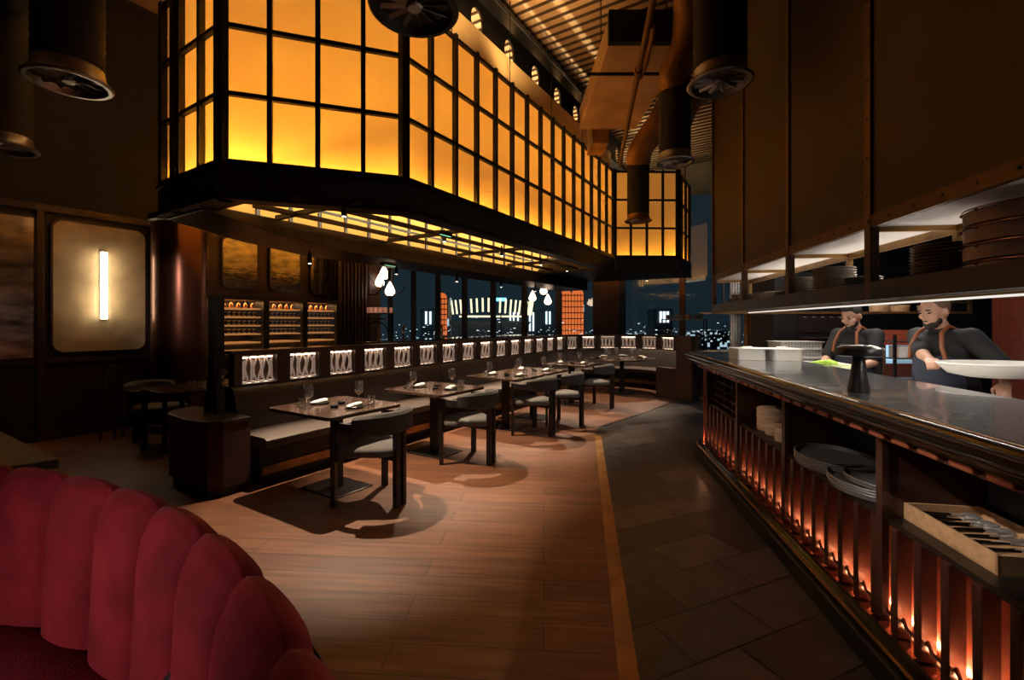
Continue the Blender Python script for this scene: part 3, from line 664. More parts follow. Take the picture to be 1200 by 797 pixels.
sweep([(.10,.36),(.60,.36),(.625,.39),(.625,.435),(.60,.455),(.12,.455)],0,UEND,nb).build('seat',M_seat,ban)
sweep([(.0,.10),(.52,.10),(.52,.36),(.0,.36)],0,UEND,nb).build('seat_box',M_black,ban)
sweep([(.02,.10),(.535,.10),(.535,.18),(.02,.18)],.02,UEND-.02,nb).build('brass_kick',M_brass,ban)
sweep([(.05,0),(.46,0),(.46,.10),(.05,.10)],.03,UEND-.03,nb).build('plinth',M_black,ban)
sweep([(-.10,0),(-.02,0),(-.02,.875),(-.10,.875)],0,UEND,nb).build('back_board',M_dwood,ban)
sweep([(-.13,1.205),(.03,1.205),(.03,1.225),(-.13,1.225)],0,UEND,nb).build('top_rail',M_dwood,ban)
for u in [1.5*k for k in range(1,7)]:
    p=path(u,0); b=MB(); b.tube([path(u,.142)+Vector((0,0,.46)),path(u,.133)+Vector((0,0,.60)),path(u,.088)+Vector((0,0,.80)),path(u,.062)+Vector((0,0,.857))],.005,6); b.build('seam',M_black,ban)
NBX=int(UEND/.505)
lb=None
def make_box():
    r=bpy.data.objects.new('light_box',None); COL.objects.link(r); r.empty_display_size=.05; r.parent=ban
    b=MB(); 
    for x in(-.215,.215): b.bb(-.085,.03,x-.0375,x+.0375,.875,1.205)
    b.bb(-.085,.03,-.2,.2,.875,.89); b.bb(-.085,.03,-.2,.2,1.175,1.205); b.build('box_frame',M_dwood,r)
    MB().bb(-.09,-.08,-.18,.18,.89,1.175).build('back_panel',mat('rose_copper_back',(.10,.06,.045),.35,.5),r)
    b=MB(); b.bb(-.07,-.055,-.175,.175,1.171,1.174); b.bb(-.07,-.055,-.175,.175,.891,.894); b.build('led_strip',E_led,r)
    b=MB()
    for k in range(4):
        y=-.133+k*.0885
        for sgn in (-1,1):
            pts=[(-.02+.008*sin(z_*9+k),y+sgn*(.034-.022*abs(sin(PI*z_)))+.006*sin(5*z_+k*2),.90+z_*.26) for z_ in [q/10 for q in range(11)]]
            b.tube(pts,[.0065+.003*abs(cos(PI*q/10)) for q in range(11)],8)
        b.ell((-.02,y,.905),(.016,.032,.012),seg=10,rings=6); b.ell((-.02,y,1.158),(.016,.036,.012),seg=10,rings=6)
        b.ell((-.02,y,1.03),(.010,.016,.10),seg=10,rings=8)
    b.build('glass_rods',M_rodg,r)
    return r
M_rodg=bpy.data.materials.new('lit_cast_glass'); M_rodg.use_nodes=True
_b=M_rodg.node_tree.nodes['Principled BSDF']; _b.inputs['Base Color'].default_value=(.9,.8,.74,1); _b.inputs['Roughness'].default_value=.12; _b.inputs['Transmission Weight'].default_value=.55; _b.inputs['IOR'].default_value=1.4
_b.inputs['Emission Color'].default_value=(1,.80,.66,1); _b.inputs['Emission Strength'].default_value=.06
proto=make_box(); index_kids(proto)
for k in range(NBX):
    u=.2775+k*.505; p=path(u,0); q=path(u+.01,0); d=q-p; rz=math.atan2(-d.x,d.y)
    o=proto if k==0 else copy_tree(proto,parent=ban)
    o.location=(p.x,p.y,0); o.rotation_euler=(0,0,rz)
    if k<15 or k%2==0:
        wp=TU@path(u,-.02); wq=TU@path(u,.6)
        light('AREA',(wp.x,wp.y,1.155),.28,(1,.74,.52),(wq.x,wq.y,.30),shape='RECTANGLE',size=.3,size_y=.02)
# near end of the bench
en=thing('bench_end_cabinet',U(2.14,-4.62,0),-AU,'low curved end cabinet with dark red sides at the near end of the bench','cabinet')
pts=[(.45,.10),(.45,-.13),(.38,-.22),(.1,-.26),(-.35,-.22),(-.52,-.1),(-.55,.10)]
MB().prism(pts,.08,.63).build('body',mat('dark_oxblood_panel',(.028,.007,.006),.5),en); MB().prism([(x*1.03,y*1.05) for x,y in pts],.63,.66).build('top',M_bsteel,en,bevel=.004); MB().prism([(x*.92,y*.9) for x,y in pts],0,.08).build('plinth',M_black,en)
b=MB(); b.prism([(-.16,.06),(.10,.06),(.02,.9),(-.04,.9)] ,-.03,.03,Matrix.Translation((0,.02,.66-.0))@Matrix.Rotation(R(90),4,'X')@Matrix.Scale(.62,4,(0,1,0))@Matrix.Translation((0,-.06,0))); b.build('tapered_upright',M_black,en)
pe=path(UEND+.03,.2)-Vector((CB[0],CB[1],0)); pf=path(UEND+.03,-.12)-Vector((CB[0],CB[1],0)); pg=path(UEND+.03,.64)-Vector((CB[0],CB[1],0))
def slab(p,q,th,z0,z1):
    d=(q-p).normalized(); n=Vector((-d.y,d.x,0))*th/2; return [(p+n),(q+n),(q-n),(p-n)]
MB().prism([tuple(v[:2]) for v in slab(pf,pe,.07,0,1)],0,1.22,Matrix.Translation((CB[0],CB[1],0))).build('end_panel',M_dwood,ban,bevel=.005); MB().prism([tuple(v[:2]) for v in slab(pe,pg,.07,0,1)],0,.62,Matrix.Translation((CB[0],CB[1],0))).build('arm_panel',M_dwood,ban,bevel=.005)
# ------------------------------------------------------------------ dining chair
def make_chair():
    c=thing('dining_chair',(0,0,0),0,'','chair','round backed dining chairs at the bench tables')
    rc=.30
    for s_ in (-1,1):
        a=R(90-62*s_) if False else None
        x,y=s_*.285,.13; MB().bb(-.028,.028,-.017,.017,0,.70,Matrix.Translation((x,y,0))@Matrix.Rotation(R(-25*s_),4,'Z')).build('leg',M_legwood,c,bevel=.004)
    for s_ in (-1,1):
        MB().bb(-.022,.022,-.024,.024,0,.70,Matrix.Translation((s_*.036,-.315,0))@Matrix.Rotation(R(8*s_),4,'Z')).build('leg',M_legwood,c,bevel=.004)
    def arcband(r0,r1,z0,z1,a0,a1,n=26,rnd=0,name='',m=None,top=None,wave=0):
        b=MB(); vs=[];fs=[]
        prof=[(r0+rnd,z0),(r1-rnd,z0),(r1,z0+rnd),(r1,z1-rnd),(r1-rnd,z1),(r0+rnd,z1),(r0,z1-rnd),(r0,z0+rnd)] if rnd else [(r0,z0),(r1,z0),(r1,z1),(r0,z1)]
        m_=len(prof); zc=(z0+z1)/2
        for i in range(n+1):
            f=i/n; a=R(a0+(a1-a0)*f); k=1-wave*(abs(2*f-1)**3)
            for r,z in prof: vs.append((r*cos(a)*1.0,r*sin(a)*1.04,zc+(z-zc)*k))
        for i in range(n):
            for k in range(m_): l=(k+1)%m_; fs.append((i*m_+k,(i+1)*m_+k,(i+1)*m_+l,i*m_+l))
        fs.append(tuple(range(m_))); fs.append(tuple(n*m_+k for k in range(m_))[::-1]); b.mesh(vs,fs); b.smooth=True; return b
    arcband(.290,.318,.625,.70,180-25,360+25).build('arm_band',M_legwood,c,bevel=.003)
    arcband(.235,.335,.60,.775,198,342,rnd=.022,wave=.30).build('backrest',M_uph,c)
    # padded seat: rounded triangle
    def seat(u,v):
        a=2*PI*u; r=.255+.035*cos(3*(a-R(270))) +.01
        if sin(a)>.3: r*=1.0
        k=[0,.75,.93,1.0,1.02,1.0,.93,.7,0][round(v*8)]; z=[.405,.405,.41,.42,.44,.462,.478,.488,.49][round(v*8)]
        return (r*k*cos(a)*1.02,r*k*sin(a)*1.0-.01,z)
    b=MB(); b.grid(seat,36,8,True); b.build('seat',M_uphl,c)
    b=MB(); b.bb(-.28,.28,.10,.15,.365,.405); b.bb(-.03,.03,-.3,.12,.365,.405); b.bb(-.02,.02,-.3,-.26,.365,.42); b.build('seat_rail',M_legwood,c,bevel=.003)
    return c
chair=make_chair(); index_kids(chair)
clab=['round backed black chair at the nearest bench table','round backed black chair at the second bench table','round backed chair at the nearer half of the joined tables','round backed chair at the farther half of the joined tables','round backed chair at the last square table before the round one']
TABS=[(2.69,-3.56),(4.03,-3.56),(5.56,-3.56),(6.38,-3.56),(7.85,-3.56)]
CH=[(2.68,-3.08,3),(4.0,-3.06,0),(5.45,-3.06,-2),(6.2,-2.98,8),(7.75,-3.05,0)]
for i,(s,t,dr) in enumerate(CH):
    if i==0: chair.location=U(s,t); chair.rotation_euler=(0,0,PI/2-AU+R(dr)); chair['label']=clab[0]
    else: copy_tree(chair,loc=U(s,t),rz=PI/2-AU+R(dr),label=clab[i])
copy_tree(chair,loc=U(2.5,-6.75),rz=-PI/2-AU+R(20),label='round backed chair in the dark behind the bench end, left',group='chairs behind the bench')
# ------------------------------------------------------------------ tables
def chamf(w,h,c): return rrect(w,h,c,2)
def make_table():
    t=thing('dining_table',(0,0,0),0,'','table','square dining tables along the bench')
    MB().prism(rrect(.88,.80,.06,3),.72,.75).build('tabletop',M_tabletop,t,bevel=.003)
    MB().bb(-.05,.05,-.035,.035,.012,.70).build('column',M_legwood,t,bevel=.004)
    MB().bb(-.25,.25,-.2,.2,0,.012).build('base_plate',M_plate,t,bevel=.002)
    MB().bb(-.25,.25,-.2,.2,.70,.72).build('top_bracket',M_black,t)
    return t
table=make_table(); index_kids(table)
tlab=['square dark wood table nearest the camera','second square dark wood table along the bench','nearer of the two joined square tables','farther of the two joined square tables','last square table beside the round one']
for i,(s,t) in enumerate(TABS):
    if i==0: table.location=U(s,t); table.rotation_euler=(0,0,-AU); table['label']=tlab[0]
    else: copy_tree(table,loc=U(s,t),rz=-AU,label=tlab[i])
rt=thing('round_table',U(9.66,-3.19),0,'round dark table in the curved end of the bench','table')
MB().lathe([(0,.72),(.66,.72),(.70,.735),(.69,.75),(0,.75)],48).build('tabletop',M_tabletop,rt); MB().lathe([(0,.02),(.05,.02),(.045,.72),(0,.72)],24).build('column',M_black,rt); MB().lathe([(0,0),(.30,0),(.30,.012),(.05,.025),(0,.025)],36).build('base_disc',M_plate,rt)
lt=thing('side_dining_table',U(2.75,-6.1),-AU,'dark rounded table behind the near end of the bench','table')
MB().prism(rrect(.85,1.15,.2,5),.72,.75).build('tabletop',M_tabletop,lt,bevel=.003); 
for y in (-.35,.35):
    b=MB(); 
    for x in (-.22,.22): b.bb(x-.02,x+.02,y-.02,y+.02,0,.72)
    b.bb(-.22,.22,y-.02,y+.02,0,.03); b.bb(-.22,.22,y-.02,y+.02,.69,.72); b.build('frame_leg',M_black,lt)
# ------------------------------------------------------------------ place settings
def make_glass():
    g=thing('wine_glass',(0,0,0),0,'','wine glass','wine glasses')
    MB().openlathe([(.018,.085),(.034,.10),(.043,.13),(.041,.165),(.033,.205),(.032,.205),(.040,.165),(.042,.13),(.033,.102)],24).build('bowl',M_glass,g)
    MB().lathe([(0,.0),(.036,0),(.036,.002),(.006,.006),(.0035,.02),(.0035,.075),(.018,.088),(0,.088)],20).build('stem_and_foot',M_glass,g); return g
def make_tumbler():
    g=MB(); g.openlathe([(.03,.004),(.034,.04),(.036,.075),(.034,.075),(.032,.04),(.028,.01)],20); g.lathe([(0,0),(.03,0),(.03,.008),(0,.008)],20)
    return tag(g.build('tumbler',M_glass),'','glass','water tumblers')
def make_plate():
    p=MB().lathe([(0,0),(.06,0),(.085,.012),(.088,.014),(.084,.016),(.06,.006),(0,.006)],28); return tag(p.build('side_plate',M_bcer),'','plate','black side plates')
def make_napkin():
    def f(u,v):
        a=2*PI*u; r=[0,.8,1,1,.85,0][round(v*5)]; z=[0,0,.004,.014,.021,.024][round(v*5)]
        return (.095*r*math.copysign(abs(cos(a))**.7,cos(a)),.032*r*math.copysign(abs(sin(a))**.7,sin(a)),z*(1+.25*cos(a)))
    return tag(MB().grid(f,28,5,True).build('folded_napkin',M_linen),'','napkin','rolled napkins')
def make_dish():
    p=MB().lathe([(0,0),(.028,0),(.04,.018),(.042,.02),(.038,.02),(.026,.006),(0,.006)],20); return tag(p.build('sauce_dish',M_bcer),'','dish','black sauce dishes')
def make_sticks():
    s=thing('chopsticks',(0,0,0),0,'','chopsticks','chopstick pairs')
    for k in(-1,1): MB().tube([(-.11,k*.006,.014),(.11,k*.004,.008)],[.0035,.002],6).build('chopstick',M_brass if False else M_lacq,s)
    MB().bb(-.075,-.06,-.02,.02,0,.010).build('rest',M_green,s,bevel=.002); return s
P={'glass':make_glass(),'tumbler':make_tumbler(),'plate':make_plate(),'napkin':make_napkin(),'dish':make_dish(),'sticks':make_sticks()}
for k in P: index_kids(P[k])
used={}
def put(kind,loc,rz,label):
    if kind not in used:
        o=P[kind]; used[kind]=1; o.location=loc; o.rotation_euler=(0,0,rz); o['label']=label; return
    copy_tree(P[kind],loc=loc,rz=rz,label=label)
where=['nearest table','second bench table','nearer joined table','farther joined table','last square table']
ZT=.7505
for i,(s,t) in enumerate(TABS):
    for side,sg in (('bench',-1),('chair',1)):
        w_=where[i]
        px,py=sg*.22,sg*.02
        def L(x,y,z=ZT): return U(s+y,t+x,z)
        put('plate',L(px,py),0,'small black plate on the %s side of the %s'%(side,w_))
        put('napkin',L(px,py,ZT+.012),R(90)-AU+R(12),'white rolled napkin on the %s side of the %s'%(side,w_))
        put('glass',L(px*.42-.03,sg*.23 if i else (.20*sg)),0,'tall wine glass on the %s side of the %s'%(side,w_))
        put('tumbler',L(px*.95,-.20 if sg<0 else .22),0,'short water tumbler on the %s side of the %s'%(side,w_))
        put('dish',L(px*.25+.02,-.08*sg),0,'tiny black sauce dish near the %s side of the %s'%(side,w_))
        put('sticks',L(px+sg*.06,py+.10*sg),R(90)-AU,'dark chopsticks by the napkin on the %s side of the %s'%(side,w_))
nm5=['nearest the last square table','at the back left','at the back','at the back right','nearest the counter']
for k in range(5):
    a=R(215-k*55)-AU; c=U(9.66,-3.19)
    def L2(r,da,z=ZT): return c+Vector((r*cos(a+R(da)),r*sin(a+R(da)),z))
    put('plate',L2(.5,0),0,'small black plate on the round table, %s'%nm5[k]); put('napkin',L2(.5,0,ZT+.012),a+PI/2,'white rolled napkin on the round table, %s'%nm5[k])
    put('glass',L2(.36,22),0,'wine glass on the round table, %s'%nm5[k])
c=U(2.75,-6.1)
put('glass',U(2.85,-5.95,ZT),0,'wine glass on the dark table behind the bench end'); put('plate',U(2.75,-5.78,ZT),0,'black plate on the dark table behind the bench end'); put('napkin',U(2.75,-5.78,ZT+.012),0,'napkin on the dark table behind the bench end')
put('tumbler',U(2.55,-6.02,ZT),0,'left tumbler on the dark table behind the bench end'); put('tumbler',U(2.62,-5.92,ZT),0,'right tumbler on the dark table behind the bench end')
# ------------------------------------------------------------------ red booth in front
SC=Vector((-2.36,-.92,0)); booth=thing('velvet_booth',SC,0,'curved red velvet booth with deep vertical channels in the foreground','sofa')
def channel(a0,a1,m):
    prof=[(2.53,.30),(2.53,.45),(2.532,.60),(2.54,.75),(2.545,.86),(2.552,.92),(2.568,.965),(2.59,.985),(2.615,.975),(2.635,.95),(2.645,.90),(2.65,.70),(2.65,.30)]
    nrm=[(-1,0),(-1,0),(-1,.05),(-1,.1),(-1,.2),(-.9,.45),(-.5,.86),(0,1),(.5,.86),(.85,.5),(1,.1),(1,0),(1,0)]
    def f(u,v):
        k=v*(len(prof)-1); i=min(int(k),len(prof)-2); q=k-i
        r=prof[i][0]*(1-q)+prof[i+1][0]*q; z=prof[i][1]*(1-q)+prof[i+1][1]*q
        nx=nrm[i][0]*(1-q)+nrm[i+1][0]*q; nz=nrm[i][1]*(1-q)+nrm[i+1][1]*q
        w=2*u-1; e=max(0,1-abs(w)**2.6)**.5; am=.022-.013*nx
        bl=am*e-(.022-.012*nx)*(1-e)
        a=a0+(a1-a0)*u; lean=R(1.6)*sin(PI*min(1,max(0,(z-.3)/.7)))*0
        return ((r+nx*bl)*cos(a+lean),(r+nx*bl)*sin(a+lean),z+nz*bl*.8)
    return MB().grid(f,14,44).build('back_channel',m,booth,sharp=False)
a=21.0
seams=[]
while a<128: seams.append(a); channel(R(a),R(a+6.2),M_velvet); a+=6.2
def arcsec(r0,r1,z0,z1,a0,a1,n=16,rnd=.03,crown=0):
    b=MB(); vs=[];fs=[]
    prof=[(r0+rnd,z0),(r1-rnd,z0),(r1,z0+rnd),(r1,z1-rnd),(r1-rnd,z1)]+[((r0*(1-q)+r1*q),z1+crown) for q in (.8,.5,.2)]+[(r0+rnd,z1),(r0,z1-rnd),(r0,z0+rnd)]
    m=len(prof)
    for i in range(n+1):
        aa=R(a0+(a1-a0)*i/n); e=0 if i in(0,n) else 1
        for r,z in prof: vs.append((r*cos(aa),r*sin(aa),z-(0 if e else (.012 if z>=z1-rnd else 0))))
    for i in range(n):
        for k in range(m): l=(k+1)%m; fs.append((i*m+k,(i+1)*m+k,(i+1)*m+l,i*m+l))
    fs.append(tuple(range(m))); fs.append(tuple(n*m+k for k in range(m))[::-1]); b.mesh(vs,fs); b.smooth=True; return b
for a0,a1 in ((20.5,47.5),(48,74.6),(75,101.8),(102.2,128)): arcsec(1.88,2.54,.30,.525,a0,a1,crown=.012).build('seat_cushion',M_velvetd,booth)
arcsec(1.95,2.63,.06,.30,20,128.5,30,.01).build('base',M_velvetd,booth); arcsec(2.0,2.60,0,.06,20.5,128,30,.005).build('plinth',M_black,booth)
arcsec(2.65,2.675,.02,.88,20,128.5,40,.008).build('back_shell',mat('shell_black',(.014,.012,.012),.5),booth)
pc=thing('scatter_cushion',(-.75,1.035,.61),0,'small dark leather cushion leaning on the red booth','cushion')
def pil(u,v):
    x=2*u-1; y=2*v-1; return x,y
b=MB()
hs=.11
for sg in(1,-1):
    b.grid(lambda u,v: (hs*(2*u-1)*(1-.06*(1-(2*v-1)**2)),sg*.05*((1-(2*u-1)**2)*(1-(2*v-1)**2))**.5,hs*(2*v-1)*(1-.06*(1-(2*u-1)**2))),10,10)
o=b.build('cushion_cover',mat('cushion_dark',(.016,.015,.015),.5,bump=(60,.3)),pc); o.rotation_euler=(R(-14),R(40),R(-40))
b=MB(); b.tube([(-hs,0,-hs),(hs,0,-hs),(hs,0,hs),(-hs,0,hs)],.005,6,True); o=b.build('piping',M_black,pc); o.rotation_euler=(R(-14),R(40),R(-40))
# low partition behind the booth
lp=thing('low_partition',(0,0,0),0,'low partition with taupe top behind the red booth at the left edge','partition')
MB().prism([(-4.2,3.43),(-2.98,2.62),(-2.1,2.06),(-2.3,1.86),(-3.2,2.2),(-4.3,2.9)],0,.84).build('body',M_velvetd,lp); MB().prism([(-4.2,3.45),(-2.98,2.64),(-2.07,2.08),(-2.3,1.85),(-3.2,2.19),(-4.3,2.88)],.84,.88).build('cap',mat('taupe_cap',(.17,.13,.10),.6,bump=(80,.5)),lp,bevel=.005)
# ------------------------------------------------------------------ pass counter
ctr=thing('pass_counter',K(0,-.03),-AC,'long black kitchen pass counter with red slatted front and open niches','counter')
AE=5.88
def endpath(p,a0=-1.2,ae=AE,r=.40,pb=1.95,n=10):   # outline (x=p,y=a) of a band whose front is at p
    pts=[(pb,a0),(p,a0)]
    rr=r
    for k in range(n+1): q=R(180-90*k/n); pts.append((p+rr+rr*cos(q),ae-rr+rr*sin(q)))
    pts.append((pb,ae)); return pts
zs=1.16
MB().prism(endpath(1.235,ae=AE+.03),1.135,zs).build('stone_top',M_stone,ctr,bevel=.004)
b=MB()
for (z0,z1,p,e) in ((1.10,1.158,1.175,.09),(1.075,1.10,1.20,.07),(1.05,1.075,1.225,.045),(1.035,1.05,1.25,.03)):
    b.prism(endpath(p,ae=AE+e,pb=1.30 if False else 1.9),z0,z1 if z1!=1.158 else 1.134)
b.build('moulding',M_lacq,ctr,bevel=.008)
b=MB(); 
def rail(b,p,z,r,ae=AE,a0=-1.2):
    pts=[(q[0],q[1],z) for q in endpath(p,ae=ae,pb=1.9)[1:]]; b.tube(pts,r,10)
rail(b,1.19,1.135,.028,AE+.07); rail(b,1.205,1.09,.016,AE+.06); b.build('bullnose',M_lacq,ctr)
b=MB(); rail(b,1.208,1.158,.006,AE+.05); b.build('brass_line',M_brass,ctr)
b=MB()
k=-1.0
while k<AE-.45: b.bb(1.262,1.29,k,k+.10,1.008,1.034); k+=.15
b.build('red_beads',mat('bead_copper',(.35,.10,.05),.3,.3),ctr,bevel=.006)
MB().prism(endpath(1.285,ae=AE-.03,pb=1.9),1.0,1.036).build('top_rail',M_redsd,ctr)
# niches and dividers
MB().bb(1.335,1.9,-1.2,AE-.25,.62,.645).build('niche_shelf',M_bsteel,ctr)
MB().bb(1.72,1.76,-1.2,AE-.25,.645,1.0).build('niche_back',mat('niche_grey',(.055,.053,.052),.5,noise=(4,.3)),ctr)
for a_ in (1.28,2.26,3.26,4.22,5.22):
    b=MB(); b.bb(1.335,1.72,a_-.012,a_+.012,.645,1.0); b.bb(1.31,1.335,a_-.022,a_+.022,.2,1.0); b.build('divider',M_redsd,ctr)
b=MB()
for k in range(5): b.bb(1.35,1.6,4.24,5.2,.69+k*.07,.70+k*.07)
for k in range(1,4): b.bb(1.35,1.6,4.22+k*.25-.008,4.22+k*.25+.008,.645,1.0)
b.build('bottle_rack',M_redsd,ctr)
MB().bb(1.40,1.45,-1.2,AE-.35,.16,.62).build('red_panel',M_reds,ctr)
# rounded end slats
ns=0
a_=-.9
while a_<5.18:
    b=MB(); b.bb(1.32,1.378,a_-.021,a_+.021,.17,.625); b.build('slat',M_redsd,ctr,bevel=.004) if ns<60 else None; ns+=1
    a_+=.14
b=MB(); a_=-.9
while a_<5.1:
    y0,y1=a_+.016,a_+.124
    b.tube([(1.345,y0,.255),(1.345,y0+.025,.225),(1.345,y1-.025,.225),(1.345,y1,.255)],.008,6)
    a_+=.14
b.build('arched_ties',M_redsd,ctr)
rr=.40; pc_=1.34+rr; ac_=AE-.10-rr
for k in range(12):
    q=R(180-k*9.5); x,y=pc_+rr*cos(q),ac_+rr*sin(q)
    MB().lathe([(0,.17),(.013,.17),(.013,1.0),(0,1.0)],10,(x,y,0)).build('end_rod',M_reds,ctr)
for k in range(4):
    MB().lathe([(0,.17),(.013,.17),(.013,1.0),(0,1.0)],10,(1.345,5.26+.06*k,0)).build('end_rod',M_reds,ctr)
MB().prism([(1.42,5.26),(1.42,ac_)]+[(pc_+(rr-.09)*cos(R(180-k*9)),ac_+(rr-.09)*sin(R(180-k*9))) for k in range(11)]+[(1.9,AE-.2),(1.9,5.26)],.16,1.0).build('end_core',M_reds,ctr)
b=MB(); b.prism(endpath(1.233,ae=AE-.05,r=.42),0,.10); b.build('plinth',M_black,ctr,bevel=.01)
b=MB(); b.prism(endpath(1.262,ae=AE-.08,r=.40),.10,.125); b.prism(endpath(1.30,ae=AE-.10,r=.40),.125,.165); b.build('plinth_moulding',M_lacq,ctr,bevel=.008)
b=MB(); pts=[(q[0],q[1],.128) for q in endpath(1.262,ae=AE-.08,pb=1.9)[1:]]; b.tube(pts,.008,8); b.build('plinth_brass',M_brass,ctr)
MB().bb(1.76,1.95,-1.2,AE-.2,0,1.13).build('rear_body',M_steeld,ctr)
# led strip washing the red panel
l=light('AREA',K(2.2,1.342,.20),70,(1,.40,.17)); l.data.shape='RECTANGLE'; l.data.size=6.2; l.data.size_y=.012
z=-Vector((.35,0,1)).normalized(); TCm=TC.to_3x3(); zz=(TCm@z); xx=TCm@Vector((0,1,0)); yy=zz.cross(xx).normalized(); l.rotation_euler=Matrix((xx,yy,zz)).transposed().to_euler()
MB().bb(1.383,1.393,-.9,AE-.6,.165,.170).build('led_strip',emis('orange_led',(1,.35,.12),1.2),ctr)
light('POINT',K(5.40,1.30,.20),.8,(1,.45,.2),shadow_soft_size=.01)
# ---- things in the niches
def lab(o,l,c,g=None): return tag(o,l,c,g)
def steamer(a_,p,r,layers,label,lid=True,z=.6455):
    t=thing('bamboo_steamer',K(a_,p,z),-AC,label,'steamer','bamboo steamers in the counter niche'); h=.075 if r>.09 else .055; zz=0
    for k in range(layers): MB().lathe([(r*.9,zz),(r,zz),(r,zz+h-.003),(r*.93,zz+h),(r*.9,zz+h)],30).build('basket',M_bamboo,t); MB().lathe([(r*1.012,zz+h*.25),(r*1.025,zz+h*.3),(r*1.025,zz+h*.55),(r*1.012,zz+h*.6)],30).build('band',M_bamboo,t); zz+=h
    MB().lathe([(0,zz+.030),(r*.6,zz+.030),(r*.93,zz+.026),(r*1.02,zz+.018),(r*1.02,zz-.006),(r,zz-.006)][::-1],30).build('lid',M_bamboo,t)
    MB().tube([(-r*.2,0,zz+.03),(-r*.1,0,zz+.04),(r*.1,0,zz+.04),(r*.2,0,zz+.03)],.005,6).build('lid_handle',M_bamboo,t)
    return t
steamer(3.95,1.475,.115,2,'tall large bamboo steamer stack in the counter niche')
steamer(3.78,1.43,.07,1,'small low bamboo steamer beside the tall stack'); steamer(3.58,1.42,.068,1,'small bamboo steamer in front, nearer the divider'); steamer(3.42,1.50,.07,2,'small two tier bamboo steamer behind the divider')
def otray(a_,p,z,rx,ry,label,th=.028,g='oval grey trays in the niche'):
    t=thing('serving_tray',K(a_,p,z),-AC,label,'tray',g)
    MB().openlathe([(.9,0),(.97,.006),(1.0,.03),(.985,.032),(.95,.012),(.88,.008),(0,.008)],40,(0,0,0),rx,ry) .build('tray_dish',M_tray,t); o=t.children[0]
    MB().tube([(rx*.99*cos(2*PI*k/40),ry*.99*sin(2*PI*k/40),.03) for k in range(40)],.005,6,True).build('rim',M_tray,t); return t
for k in range(4): otray(2.98,1.46,.6455+k*.013,.20,.27,'oval grey tray in the farther stack, %s'%('bottom one','second from the bottom','third from the bottom','top one')[k])
for k in range(3): otray(2.60,1.47,.6455+k*.013,.21,.25,'oval grey tray in the nearer stack, %s'%('bottom one','middle one','top large one')[k])
otray(2.57,1.49,.6455+.045,.17,.21,'smaller oval grey tray lying in the nearer stack')
# cutlery box
cb=thing('cutlery_box',K(2.02,1.52,.6455),-AC,'open pale wooden box full of cutlery in the counter niche','box')
bx,by,bh=.15,.235,.07
for (x0,x1,y0,y1) in ((-bx,-bx+.012,-by,by),(bx-.012,bx,-by,by),(-bx,bx,-by,-by+.012),(-bx,bx,by-.012,by)): MB().bb(x0,x1,y0,y1,0,bh).build('side_board',M_boxwood,cb,bevel=.002)
MB().bb(-bx,bx,-by,by,0,.008).build('bottom',M_boxwood,cb)
def cutl(kind):
    t=thing(kind,(0,0,0),0,'',kind.replace('_',' '),kind.replace('_',' ')+'s heaped in the wooden box')
    MB().lathe([(0,0),(.0045,.002),(.0055,.05),(.0045,.10),(0,.102)],8,T=Matrix.Rotation(R(90),4,'Y')).build('black_handle',M_lacq,t)
    if kind=='table_spoon':
        MB().tube([(.10,0,0),(.15,0,.003)],[.003,.0025],6).build('neck',M_cut,t); MB().ell((.175,0,0),(.030,.019,.006)).build('spoon_bowl',M_cut,t)
    else:
        MB().tube([(.10,0,0),(.135,0,.002)],[.003,.0025],6).build('neck',M_cut,t)
        b=MB(); b.box((.15,0,.001),(.03,.02,.002)); 
        for k in range(4): b.box((.182,-.009+k*.006,.001),(.04,.0025,.002))
        b.build('tines',M_cut,t)
    return t
CP={'table_spoon':cutl('table_spoon'),'table_fork':cutl('table_fork')}
for k in CP: index_kids(CP[k])
cu=set()
rows=['front','second','third','fourth','fifth','back']
for i in range(24):
    kind='table_spoon' if i<12 else 'table_fork'; j=i%12
    y=by-.035-(j/11)*(.19) if kind=='table_spoon' else -by+.035+(j/11)*.20
    lay=(j%3)*.012; loc=K(2.02+y,1.52-.115+random.uniform(-.012,.012),.6455+.030+lay+random.uniform(0,.004))
    rz=-AC+R(random.uniform(-9,9)); L_='black handled %s in the wooden box, %s from the %s end'%('spoon' if kind=='table_spoon' else 'fork',['first','second','third','fourth','fifth','sixth','seventh','eighth','ninth','tenth','eleventh','last'][j],'far' if kind=='table_spoon' else 'near')
    if kind not in cu: cu.add(kind); CP[kind].location=loc; CP[kind].rotation_euler=(0,0,rz); CP[kind]['label']=L_
    else: copy_tree(CP[kind],loc=loc,rz=rz,label=L_)
jr=thing('glazed_cup',K(1.66,1.45,.6455),0,'small dark glazed cup at the right edge beside the cutlery box','cup')
MB().openlathe([(.035,0),(.055,.02),(.058,.05),(.048,.075),(.05,.085),(.044,.083),(.05,.05),(.03,.01)],26).build('vessel',mat('green_black_glaze',(.02,.03,.028),.15,coat=.5),jr); MB().tube([(.05*cos(2*PI*k/24),.05*sin(2*PI*k/24),.083) for k in range(24)],.004,6,True).build('lip',M_bcer,jr)
